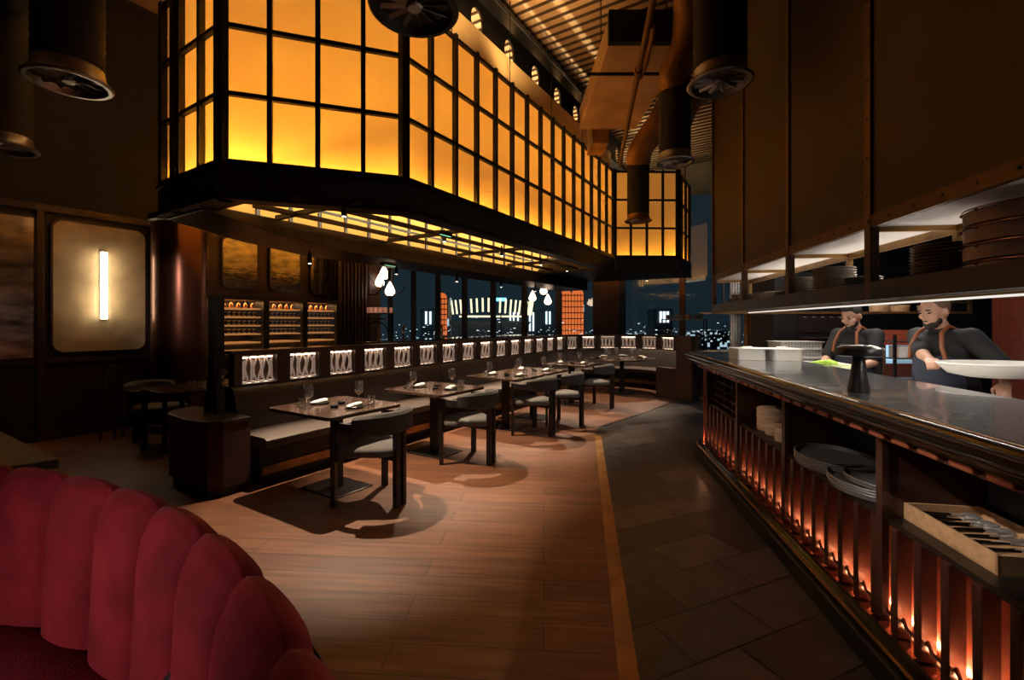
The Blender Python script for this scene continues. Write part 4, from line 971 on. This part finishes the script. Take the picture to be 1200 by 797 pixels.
# ---- things on the pass
ml=thing('table_lamp',K(2.55,1.34,zs+.001),0,'black mushroom shaped lamp standing on the pass','lamp'); ml.location=(1.73,2.27,zs+.001)
MB().lathe([(0,0),(.046,0),(.047,.006),(.036,.08),(.023,.19),(.017,.20),(0,.20)],28).build('base_cone',M_bcer,ml); MB().lathe([(0,.175),(.085,.175),(.098,.180),(.102,.195),(.095,.215),(.07,.228),(0,.232)],32).build('lamp_cap',M_bcer,ml)
def gnpan(loc,w,d,h,name,label,cat='pan',rz=0,group=None,lid=False,perf=False):
    t=thing(name,loc,rz,label,cat,group)
    o=rrect(w,d,.03,4); i=rrect(w-.02,d-.02,.025,4); b=MB(); n=len(o)
    ob=rrect(w*.93,d*.93,.03,4)
    v=[(p[0],p[1],0) for p in ob]+[(p[0],p[1],h) for p in i]+[(p[0]*.98,p[1]*.98,h-.003) for p in i]+[(p[0]*.97,p[1]*.97,.004) for p in ob]
    f=[tuple(range(n))[::-1]]+[(k*n+q,k*n+(q+1)%n,(k+1)*n+(q+1)%n,(k+1)*n+q) for k in (0,1,2) for q in range(n)]+[tuple(3*n+q for q in range(n))]
    b.mesh(v,f); b.smooth=True; b.build('pan_body',M_pan,t)
    MB().ring(rrect(w+.012,d+.012,.035,4),i,h-.002,h+.002).build('pan_rim',M_pan,t)
    if lid:
        MB().prism(rrect(w,d,.03,4),h+.002,h+.008).build('lid',M_pan,t); MB().bb(-.05,.05,-.01,.01,h+.008,h+.022).build('lid_handle',M_pan,t,bevel=.004)
    if perf:
        b=MB()
        for k in range(14):
            for r_ in range(2): b.lathe([(0,0),(.006,0),(.006,.002),(0,.002)],6,T=Matrix.Translation((-w*.43+k*w*.86/13,-d*.482,h*.35+r_*h*.3))@Matrix.Rotation(R(90),4,'X'))
        b.build('perforations',M_black,t)
    return t
gnpan((2.22,4.30,zs+.001),.28,.24,.10,'gastronorm_pan','steel pan on the pass with a lid, left one',rz=R(-6),lid=True)
gnpan((2.50,4.22,zs+.001),.27,.26,.10,'gastronorm_pan','bright steel pan on the pass with a lid, right one',rz=R(-4),lid=True)
gl=thing('steel_basket',(1.86,1.55,zs+.001),0,'small wire basket on the pass at the right edge','basket'); gl.location=K(1.55,1.86,zs+.001)
b=MB()
for z_ in (.0,.04,.08): b.tube([(.055*cos(2*PI*k/20),.055*sin(2*PI*k/20),z_) for k in range(20)],.002,5,True)
for k in range(10): a_=2*PI*k/10; b.tube([(.055*cos(a_),.055*sin(a_),0),(.055*cos(a_),.055*sin(a_),.08)],.0015,5)
b.build('wire_cage',M_steel,gl); MB().tube([(.055,0,.08),(.12,0,.1),(.18,0,.1)],.003,6).build('handle',M_steel,gl)
# inner work line
wk=thing('prep_counter',(0,0,0),-AC,'stainless prep counter running behind the pass','counter')
MB().bb(1.97,2.42,-.8,5.5,.98,1.02).build('worktop',M_steel,wk,bevel=.003); MB().bb(1.98,2.38,-.8,5.45,.1,.98).build('cabinet_body',M_steeld,wk)
b=MB()
for a_ in (0,1,2,3,4,5):
    b.bb(2.0,2.36,a_-.02,a_+.02,0,.1)
b.build('feet',M_steeld,wk)
for a_ in (.6,1.6,2.6,3.6,4.6): MB().bb(2.38,2.40,a_-.45,a_+.45,.15,.94).build('door',M_steel,wk)
gnpan(K(4.72,2.22,1.021),.34,.30,.10,'prep_pan','steel pan with white paper in the prep line behind the lamp',rz=-AC)
gnpan(K(5.15,2.2,1.021),.3,.30,.075,'prep_pan','low steel pan in the prep line behind the lidded pans',rz=-AC,perf=True)
# stacked perforated trays at the far end
e_=thing('end_bench',(3.15,5.35,0),-AC,'steel bench across the far end of the kitchen','bench')
MB().bb(-.20,1.15,-.3,.3,.86,.90).build('worktop',M_steel,e_); MB().bb(-.18,1.13,-.28,.28,.08,.86).build('cabinet',M_steeld,e_)
b=MB()
for x in(-.12,1.08):
    for y in(-.22,.22): b.bb(x-.02,x+.02,y-.02,y+.02,0,.08)
b.build('feet',M_steeld,e_)
zc=.901
for k,(h,l) in enumerate(((.10,'bottom'),(.10,'second from the bottom'),(.10,'third from the bottom'),(.08,'top'))):
    gnpan((3.28+.01*(k%2),5.30,zc),.58-.03*k,.34,h,'perforated_tray','perforated steel tray in the far stack, %s'%l,rz=R(-4),perf=True,group='perforated steel trays'); zc+=h+.003
gnpan((3.85,5.3,.901),.4,.34,.15,'deep_pan','deep steel pan right of the stacked trays',rz=0)
# leeks, cloth
cl=MB(); 
cl.grid(lambda u,v:(K(4.2+.5*(u-.5),2.20+.36*(v-.5)).x,K(4.2+.5*(u-.5),2.20+.36*(v-.5)).y,1.035+.06*sin(PI*u)*sin(PI*v)+.006*sin(18*u)*sin(14*v+2)),20,16)
o=cl.build('folded_cloth',M_linen); o.modifiers.new('s','SOLIDIFY').thickness=.006; tag(o,'crumpled white cloth on the prep counter behind the mushroom lamp','cloth')
for k in range(4):
    lk=thing('leek',K(4.36-.03*k,2.08+.03*k,1.10+.012*k),-AC+R(120+12*k),'green leek resting on the white cloth, %s'%('nearest','second nearest','third nearest','farthest')[k],'leek','leeks on the cloth')
    MB().tube([(-.10,0,.0),(0,0,.01),(.06,0,.02)],[.010,.011,.013],8).build('white_stem',mat('leek_white',(.75,.8,.5),.5),lk)
    b=MB(); b.tube([(.06,0,.02),(.12,.01,.04),(.16,.03,.045)],[.013,.016,.006],8); b.tube([(.06,0,.02),(.12,-.015,.03),(.17,-.03,.02)],[.012,.013,.005],8); b.build('green_leaves',M_green,lk)
# ------------------------------------------------------------------ rusty hood with plate shelf
hd=thing('pass_gantry',(0,0,0),-AC,'rusty riveted steel gantry with a plate shelf hanging over the pass','gantry')
PH=1.43; AH=5.33; PB=1.83; ZS0,ZS1,ZH=1.62,1.712,1.99
hp=[1.38-.97,1.38,2.42,3.40,4.35,AH]; AH=5.53; hp=[-1.3,-.35,.65,1.64,2.60,3.55,4.51,AH]
for i in range(len(hp)-1): MB().bb(PH,PH+.01,hp[i],hp[i+1]-.004,ZH,ZC).build('rust_sheet',M_hood,hd)
for a_ in hp:
    b=MB(); b.bb(PH-.012,PH+.03,a_-.026,a_+.026,ZS0,ZC); po=b.build('post',M_hoodt,hd,bevel=.002)
    b=MB(); z_=2.15
    while z_<5.6: b.ell((PH-.014,a_,z_),(.004,.007,.007),seg=8,rings=4); z_+=.20
    b.build('rivet_row',M_black,po)
MB().bb(PH-.010,PH+.02,hp[0],AH,ZH-.002,ZH+.06).build('angle_band',M_hoodt,hd)
b=MB(); a_=hp[0]+.1
while a_<AH: b.ell((PH-.012,a_,ZH+.03),(.004,.009,.009),seg=8,rings=4); a_+=.165
b.build('band_rivets',M_black,hd)
MB().bb(PH+.02,PB,hp[0],AH,ZH,ZH+.012).build('white_lining',M_white_s,hd)
MB().bb(PB,PB+.01,hp[0],AH,ZH+.012,ZC).build('rear_sheet',M_hood,hd); MB().bb(PH,PB,AH-.01,AH,ZH,ZC).build('end_sheet',M_hood,hd)
MB().bb(PH,PB,hp[0],AH,ZS0+.03,ZS0+.05).build('shelf_deck',M_bsteel,hd)
MB().bb(PH-.012,PH+.006,hp[0],AH,ZS0,ZS1).build('shelf_lip',M_bsteel,hd)
b=MB(); b.bb(PB-.02,PB+.01,hp[0],AH,ZS0,ZS0+.06); b.bb(PB-.02,PB+.01,hp[0],AH,ZH-.04,ZH)
for a_ in hp: b.bb(PB-.02,PB+.01,a_-.015,a_+.015,ZS0,ZH); b.bb(PH+.03,PB,a_-.012,a_+.012,ZH-.025,ZH)
b.build('rear_frame',M_brass,hd)
MB().bb(PB-.06,PB-.04,hp[0]+.1,AH-.1,ZS0-.006,ZS0+.004).build('under_shelf_led',E_strip,hd)
b=MB()
for p_ in (1.50,1.60): b.bb(p_,p_+.02,hp[0]+.1,AH-.1,ZS0+.005,ZS0+.03)
b.build('heat_strips',M_steeld,hd)
def strip_light(a0,a1,p,z,pw,col,d,sy=.03):
    l=light('AREA',K((a0+a1)/2,p,z),pw,col); l.data.shape='RECTANGLE'; l.data.size=a1-a0; l.data.size_y=sy
    zz=-(TCm@Vector(d).normalized()); xx=TCm@Vector((0,1,0)); yy=zz.cross(xx).normalized(); l.rotation_euler=Matrix((xx,yy,zz)).transposed().to_euler(); return l
strip_light(.2,5.2,1.72,1.605,38,WHITE,(.15,0,-1))
strip_light(.2,5.2,1.80,1.76,9,WHITE,(-.15,0,1))
# far cross gantry
g2=thing('cross_shelf',(0,0,0),0,'narrow brass framed shelf across the far end of the kitchen','shelf')
MB().bb(2.38,5.45,5.38,5.42,1.615,1.64).build('front_rail',M_brass,g2); MB().bb(2.38,5.45,5.75,5.79,1.615,1.64).build('rear_rail',M_brass,g2)
MB().bb(2.38,5.45,5.42,5.75,1.62,1.632).build('deck',M_white_s,g2)
b=MB()
for x in (4.1,5.43): b.bb(x-.015,x+.015,5.38,5.41,1.64,1.95)
b.bb(4.1,5.45,5.38,5.42,1.93,1.96); b.bb(4.1,5.45,5.38,5.42,1.74,1.76); b.build('upright_frame',M_brass,g2)
b=MB()
for x in (2.6,4.1,5.43): b.bb(x-.012,x+.012,5.58,5.60,1.96 if False else 1.63,ZC)
b.build('hanger',M_black,g2)
for k,x in enumerate((4.5,4.75,5.1)):
    t=MB().lathe([(0,0),(.09,0),(.10,.08),(.10,.09),(0,.09)],24,(x,5.58,1.6325)); tag(t.build('pale_canister',M_boxwood),'round pale canister on the far cross shelf, %s'%('left','middle','right')[k],'canister','canisters on the cross shelf')
# plate stacks on shelf
cnt=0
ORD=['bottom one','second from the bottom','third from the bottom','fourth from the bottom','fifth from the bottom','sixth from the bottom','seventh from the bottom','eighth from the bottom','ninth from the bottom','tenth from the bottom','eleventh from the bottom']
def plates(a_,p,r,n,m,desc,step=.012,oval=1):
    global PL
    base=ZS0+.0505
    key=(r,m.name); 
    if key not in PLP:
        b=MB(); b.lathe([(0,0),(r*.6,0),(r*.95,step*1.1),(r,step*1.3),(r*.97,step*1.45),(r*.6,step*.5),(0,step*.5)],28); o=b.build('stacked_plate',m); tag(o,'','plate'); PLP[key]=o; firstu=True
    else: o=PLP[key]; firstu=False
    for k in range(n):
        c=o if (firstu and k==0) else o.copy()
        if c is not o: COL.objects.link(c)
        c.location=K(a_+random.uniform(-.004,.004),p,base+k*step); c['label']='%s, %s'%(desc,'top one' if k==n-1 else ORD[k]); c['group']=desc
PLP={}
plates(3.82,1.62,.115,11,M_stonew,'dark plate in the far stack just beyond the middle post',.0155); plates(3.30,1.60,.125,12,M_stonew,'wide plate in the broad stack of the middle bay',.0155); plates(2.98,1.60,.10,6,M_steeld,'pale plate in the low stack by the middle post',.0155)
plates(2.33,1.60,.135,12,M_stonew,'rough plate in the stack right of the tall post',.0145); plates(2.49,1.74,.08,9,M_steeld,'steel plate in the small stack behind the tall post')
plates(4.05,1.62,.10,7,M_stonew,'plate in the low stack of the third bay'); plates(4.27,1.60,.085,9,M_white,'white plate in the tall stack of the third bay',.011); 
for k,(a_,p,r,h) in enumerate(((4.42,1.60,.055,.11),(4.63,1.60,.055,.12),(4.78,1.58,.07,.12),(4.95,1.6,.07,.10),(5.12,1.58,.075,.13),(5.3,1.6,.08,.10))):
    t=MB(); t.openlathe([(r*.5,0),(r*.8,h*.3),(r,h),(r*.96,h),(r*.75,h*.35),(r*.4,.01)],20); tag(t.build('stacked_bowl',M_stonew,loc=K(a_,p,ZS0+.0505)),'small bowl on the far end of the plate shelf, %s from the post'%('first','second','third','fourth','fifth','last')[k],'bowl','bowls at the far end of the shelf')
# big lidded baskets at right
M_bask=mat('brown_lacquer_box',(.22,.14,.11),.45,noise=(5,.25))
for k in range(4):
    t=thing('stacked_tub',K(1.98,1.665,ZS0+.0505+k*.068),-AC,'big round brown tub on the plate shelf, %s'%('bottom of the stack','second from the bottom','third from the bottom','top of the stack')[k],'tub','stacked brown tubs')
    MB().lathe([(0,0),(.20,0),(.212,.006),(.214,.056),(.205,.062),(0,.062)],48).build('tub_body',M_bask,t)
    MB().tube([(.2145*cos(2*PI*q/48),.2145*sin(2*PI*q/48),.063) for q in range(48)],.003,6,True).build('copper_band',M_copper,t)
    b=MB()
    for q in range(10): aa=2*PI*q/10; b.ell((.216*cos(aa),.216*sin(aa),.055),(.006,.006,.006),seg=8,rings=5)
    b.build('copper_studs',M_copper,t)
# ------------------------------------------------------------------ kitchen back
def tilem():
    return ramp_floor('red_kitkat_tiles',0,.03,.20,0,.0025,(.17,.035,.02),(.13,.025,.015),(.03,.01,.008),.3,bumpd=.5)
M_kt=bpy.data.materials.new('red_finger_tiles'); M_kt.use_nodes=True
nt=M_kt.node_tree; bb_=nt.nodes['Principled BSDF']; tc=nt.nodes.new('ShaderNodeTexCoord'); sx_=nt.nodes.new('ShaderNodeSeparateXYZ'); cx_=nt.nodes.new('ShaderNodeCombineXYZ'); br=nt.nodes.new('ShaderNodeTexBrick')
nt.links.new(tc.outputs['Object'],sx_.inputs[0]); nt.links.new(sx_.outputs['Z'],cx_.inputs[0]); nt.links.new(sx_.outputs['Y'],cx_.inputs[1]); nt.links.new(cx_.outputs[0],br.inputs[0])
br.offset=0; br.inputs['Scale'].default_value=1; br.inputs['Brick Width'].default_value=.22; br.inputs['Row Height'].default_value=.035; br.inputs['Mortar Size'].default_value=.003
br.inputs['Color1'].default_value=(.16,.035,.02,1); br.inputs['Color2'].default_value=(.12,.025,.015,1); br.inputs['Mortar'].default_value=(.04,.012,.008,1); nt.links.new(br.outputs[0],bb_.inputs[0]); bb_.inputs['Roughness'].default_value=.3
o=struct(MB().bb(4.55,4.7,-2,6.0,0,3.2).build('wall_right',M_kt)); o.rotation_euler=(0,0,-AC)
struct(MB().bb(4.6,4.75,-3,6.0,3.2,ZC,TC).build('wall_right_upper',M_upper))
struct(MB().bb(-13,9,-3.2,-3.0,0,ZC+.1).build('wall_front',M_upper))
struct(MB().bb(3.95,8.5,6.85,7.0,0,ZC).build('wall_kitchen_back',M_black))
ov=thing('oven_stack',(4.0,6.15,0),0,'tall black double oven with rows of knobs behind the bearded cook','oven')
MB().bb(-.45,.55,0,.6,0,2.2).build('casing',M_black,ov,bevel=.008)
for z0 in (1.05,1.38):
    MB().bb(-.15,.5,-.02,0,z0,z0+.25).build('door',M_lacq,ov); MB().bb(-.12,.47,-.05,-.035,z0+.25,z0+.265).build('door_handle',M_steeld,ov)
    b=MB()
    for k in range(5): b.lathe([(0,0),(.014,0),(.014,.02),(0,.02)],12,T=Matrix.Translation((-.05+k*.12,-.02,z0+.20))@Matrix.Rotation(R(90),4,'X'))
    b.build('knobs',M_steel,ov)
fr=thing('display_fridge',(4.72,5.45,0),0,'small steel display fridge with blue lit shelf between the cooks','fridge')
MB().bb(-.28,.28,0,.5,0,1.02).build('body',M_steel,fr,bevel=.005); MB().bb(-.28,.28,.0,.5,1.24,1.42).build('red_top',M_reds,fr)
for x in(-.26,.26): MB().bb(x-.02,x+.02,0,.5,1.02,1.24).build('post',M_steel,fr)
MB().bb(-.24,.24,.45,.46,1.02,1.24).build('back_light',emis('blue_light',(.45,.75,1),1.0),fr); MB().bb(.05,.17,-.006,0,1.33,1.37).build('paper_label',M_linen,fr)
rk=thing('utensil_shelf',(4.55,4.6,0),0,'steel rack post between the two cooks','rack')
rk.location=(4.05,4.80,0)
for z_ in (.9,1.12,1.3): MB().bb(-.02,.5,.0,.18,z_,z_+.012).build('wire_shelf',M_steeld,rk)
for x in (0,.48): MB().bb(x-.012,x+.012,0,.024,0,1.38).build('post',M_black,rk)
MB().bb(.06,.40,.02,.17,1.132,1.26).build('white_container',M_white,rk,bevel=.01)
light('AREA',(3.6,4.4,2.9),60,(1,.93,.86),(3.4,4.3,0),shape='RECTANGLE',size=1.6,size_y=.8)
light('AREA',K(2.0,2.2,2.6),22,(1,.93,.86),K(2.6,2.3,0),shape='RECTANGLE',size=1.0,size_y=.3)
# ------------------------------------------------------------------ cooks
def rem(b,name,m,parent,vox=.009,sm=6):
    o=b.build(name,m,parent,sm=True); r=o.modifiers.new('remesh','REMESH'); r.mode='VOXEL'; r.voxel_size=vox; r.use_smooth_shade=True
    s=o.modifiers.new('smooth','SMOOTH'); s.factor=.5; s.iterations=sm; return o
def cook(loc,rz,label,hands,headrot,lean=.10,height=1.74,hairfade=False,strapmode=0,group='cooks behind the pass'):
    t=thing('person',loc,rz,label,'person',group); k=height/1.75
    V=lambda x,y,z: Vector((x*k,y*k,z*k))
    def bend(v):   # lean forward above the hips
        z=v.z-.98*k
        return v if z<0 else Vector((v.x,v.y+z*lean*1.0+z*z*lean*.3,v.z-z*z*lean*lean*.5))
    neck=bend(V(0,-.01,1.47)); hc=bend(V(0,.03,1.60)); shL=bend(V(.185,-.01,1.41)); shR=bend(V(-.185,-.01,1.41))
    elb={}; arms={}
    for sgn,sh,h in ((1,shL,hands[0]),(-1,shR,hands[1])):
        h=Vector(h); d=h-sh; L1,L2=.29*k,.26*k; D=min(d.length,L1+L2-.01); dn=d.normalized(); h=sh+dn*D
        a_=(L1*L1-L2*L2+D*D)/(2*D); hh=max(0,L1*L1-a_*a_)**.5; pole=Vector((sgn*.6,-.5,-.8)); pole=(pole-dn*pole.dot(dn)).normalized(); elb[sgn]=sh+dn*a_+pole*hh; arms[sgn]=h
    b=MB()
    HM=Matrix.Translation(hc)@headrot
    # head
    b.ell((0,-.012,.02),(.076*k,.094*k,.104*k),HM,20,14); b.ell((0,.030,-.045),(.056*k,.058*k,.070*k),HM); b.ell((0,.062,-.098),(.026,.020,.017),HM)
    b.ell((0,.072,.025),(.05,.018,.014),HM)
    b.mesh([HM@Vector(q) for q in ((-.010,.078,.025),(.010,.078,.025),(-.017,.082,-.028),(.017,.082,-.028),(0,.116,-.022),(0,.06,.02),(0,.06,-.035))],[(0,1,4),(0,4,2),(1,3,4),(2,4,3),(0,2,6,5),(1,5,6,3),(2,3,6),(0,5,1)])
    b.ell((0,.105,-.023),(.013,.012,.010),HM,10,6); b.ell((0,.084,-.060),(.024,.010,.006),HM,10,6); b.ell((0,.082,-.070),(.020,.010,.006),HM,10,6)
    for s_ in(-1,1): b.ell((s_*.078,-.01,-.005),(.010,.018,.030),HM,10,8); b.ell((s_*.045,.055,-.02),(.024,.02,.022),HM,10,8)
    b.limb(neck+Vector((0,-.01,-.03)),.058*k,hc+Vector((0,-.015,-.05)),.052*k)
    # torso and legs
    for p0,r0,p1,r1 in ((V(0,0,.95),.120,bend(V(0,-.005,1.15)),.105),(bend(V(0,-.005,1.15)),.105,bend(V(0,-.02,1.30)),.105),(shL,.050,neck+Vector((0,-.01,-.08)),.052),(shR,.050,neck+Vector((0,-.01,-.08)),.052)): b.limb(p0,r0*k,p1,r1*k)
    for s_ in(-1,1):
        b.limb(V(s_*.09,0,.92),.095*k,V(s_*.11,.02,.50),.062*k); b.limb(V(s_*.11,.02,.50),.060*k,V(s_*.12,-.01,.09),.040*k); b.limb(V(s_*.12,-.01,.05),.04,V(s_*.13,.15,.035),.035)
    for s_,sh in ((1,shL),(-1,shR)):
        b.limb(sh,.055*k,elb[s_],.042*k); b.limb(elb[s_],.042*k,arms[s_],.027*k)
        d=(arms[s_]-elb[s_]).normalized(); side=Vector((-s_,0,0)); side=(side-d*side.dot(d)).normalized(); up=side.cross(d)*1.0
        if up.z>0: up=-up
        pm=arms[s_]+d*.045; X=Matrix((side,up,d)).transposed().to_4x4(); X.translation=pm
        b.ell((0,0,0),(.040,.016,.050),X,12,8)
        for f in range(4):
            o_=(-.028+f*.0185); Lf=(.036,.042,.040,.032)[f]
            p0=X@Vector((o_,0,.035)); p1=X@Vector((o_,.010,.035+Lf)); p2=X@Vector((o_,.034,.035+Lf+.014)); p3=X@Vector((o_,.050,.035+Lf))
            b.limb(p0,.0095,p1,.0088,8); b.limb(p1,.0088,p2,.008,8); b.limb(p2,.008,p3,.0072,8)
        b.limb(X@Vector((.03,0,-.015)),.012,X@Vector((.052,.012,.02)),.010,8); b.limb(X@Vector((.052,.012,.02)),.010,X@Vector((.05,.03,.045)),.0085,8)
    rem(b,'body',M_skin,t,.007,2)
    # shirt with short sleeves
    b=MB(); g=.018
    for p0,r0,p1,r1 in ((V(-.03,0,.93),.15,bend(V(-.03,-.005,1.15)),.128),(V(.03,0,.93),.15,bend(V(.03,-.005,1.15)),.128),(bend(V(.035,-.005,1.15)),.128,bend(V(.045,-.01,1.31)),.122),(bend(V(-.035,-.005,1.15)),.128,bend(V(-.045,-.01,1.31)),.122),(shL,.058,neck+Vector((.02,-.01,-.075)),.060),(shR,.058,neck+Vector((-.02,-.01,-.075)),.060)): b.limb(p0,r0*k+g*.6,p1,r1*k+g*.6)
    for s_,sh in ((1,shL),(-1,shR)): e=sh.lerp(elb[s_],.85); b.limb(sh,.066*k+.006,e,.060*k)
    b.tube([neck+Vector((.0,0,-.02)),neck+Vector((0,.005,.018))],[.075,.062],20)
    rem(b,'shirt',M_shirt,t,.010,5)
    b=MB(); b.limb(V(0,0,.97),.155*k,V(0,0,.90),.150*k)
    for s_ in(-1,1): b.limb(V(s_*.09,0,.90),.105*k,V(s_*.11,.02,.50),.078*k); b.limb(V(s_*.11,.02,.50),.076*k,V(s_*.12,-.01,.10),.062*k)
    rem(b,'trousers',M_navy,t,.014,4)
    b=MB()
    for s_ in(-1,1): b.limb(V(s_*.12,-.02,.045),.05,V(s_*.13,.17,.04),.042)
    rem(b,'shoes',M_black,t,.01,2)
    # apron: sheet on the front
    b=MB(); 
    def ap(u,v):
        z=.55+v*(.72); x=(2*u-1)*(.19 if z<1.12 else .19-(z-1.12)*.35); q=bend(V(x,0,z)); rr=(.172 if z>.85 else .180)
        return (q.x,q.y+math.sqrt(max(.0001,rr*rr-min(abs(x),.165)**2*.8))+.006,q.z)
    b.grid(ap,16,20); o=b.build('apron',M_apron,t); o.modifiers.new('s','SOLIDIFY').thickness=.006
    for s_ in(-1,1):
        pts=[bend(V(s_*.13,.165,1.24)),bend(V(s_*.11,.155,1.34)),bend(V(s_*.085,.105,1.44)),bend(V(s_*.075,.02,1.492)),bend(V(s_*.07,-.06,1.46)),bend(V(s_*.0,-.165,1.25))]
        b=MB(); b.tube(pts,.014,8); b.build('leather_strap',M_strap,t)
    # hair and beard
    b=MB(); b.ell((0,-.026,.040),(.082*k,.092*k,.096*k),HM,20,12)
    if not hairfade: b.ell((0,.025,.105),(.058,.05,.030),HM)
    rem(b,'hair',M_hair,t,.007,2)
    b=MB(); b.ell((0,.050,-.080),(.050,.042,.038),HM); b.ell((0,.066,-.100),(.032,.024,.022),HM); b.ell((0,.094,-.047),(.026,.008,.005),HM,10,6)
    for s_ in(-1,1): b.ell((s_*.048,.032,-.062),(.014,.026,.026),HM)
    rem(b,'beard',M_hair,t,.006,1)
    b=MB()
    for s_ in(-1,1): b.ell((s_*.031,.080,.012),(.012,.008,.006),HM,10,6)
    b.build('eyes',mat('eye_dark',(.03,.02,.02),.2),t)
    b=MB()
    for s_ in(-1,1): b.ell((s_*.032,.086,.034),(.020,.007,.005),HM,10,6)
    b.build('eyebrows',M_hair,t)
    return t,shR,elb
Rx=lambda a:Matrix.Rotation(R(a),4,'X'); Rz=lambda a:Matrix.Rotation(R(a),4,'Z'); Ry=lambda a:Matrix.Rotation(R(a),4,'Y')
c1,sh1,el1=cook((3.48,4.55,0),R(108),'bearded cook in black shirt looking down, leather apron straps, farther left',[(.10,.42,1.05),(-.16,.40,1.06)],Rx(-28),lean=.12,height=1.72)
# white mark on the left sleeve, facing the camera
lg=MB(); 
mid=sh1.lerp(el1[-1],.50)
for k in range(5): lg.box((mid.x-.068,mid.y-.03+k*.013,mid.z+(.004 if k%2 else -.002)),(.004,.006,.022 if k in(0,) else .013))
lg.box((mid.x-.068,mid.y+.028,mid.z-.014),(.004,.02,.004)); lg.build('sleeve_mark',M_linen,c1)
c2,_,_=cook((3.30,3.42,0),R(98),'bearded cook with fair short hair carrying a wide white platter, nearer right',[(-.34,.56,1.19),(-.50,.24,1.115)],Rx(-16)@Rz(0),lean=.16,height=1.74,hairfade=True)
for ch in c2.children:
    if ch.name.startswith('hair'): ch.data.materials[0]=mat('light_hair',(.16,.085,.05),.7,bump=(150,.5))
pt=thing('serving_platter',(3.06,2.84,1.165),R(-8),'large white oval platter carried by the nearer cook','platter')
MB().openlathe([(.55,0),(.82,.02),(.97,.07),(1.0,.085),(.96,.085),(.8,.035),(.5,.015),(0,.015)],44,(0,0,0),.34,.22).build('platter_dish',M_white,pt)
MB().tube([(.337*cos(2*PI*k/44),.217*sin(2*PI*k/44),.085) for k in range(44)],.006,6,True).build('rolled_rim',M_white,pt)
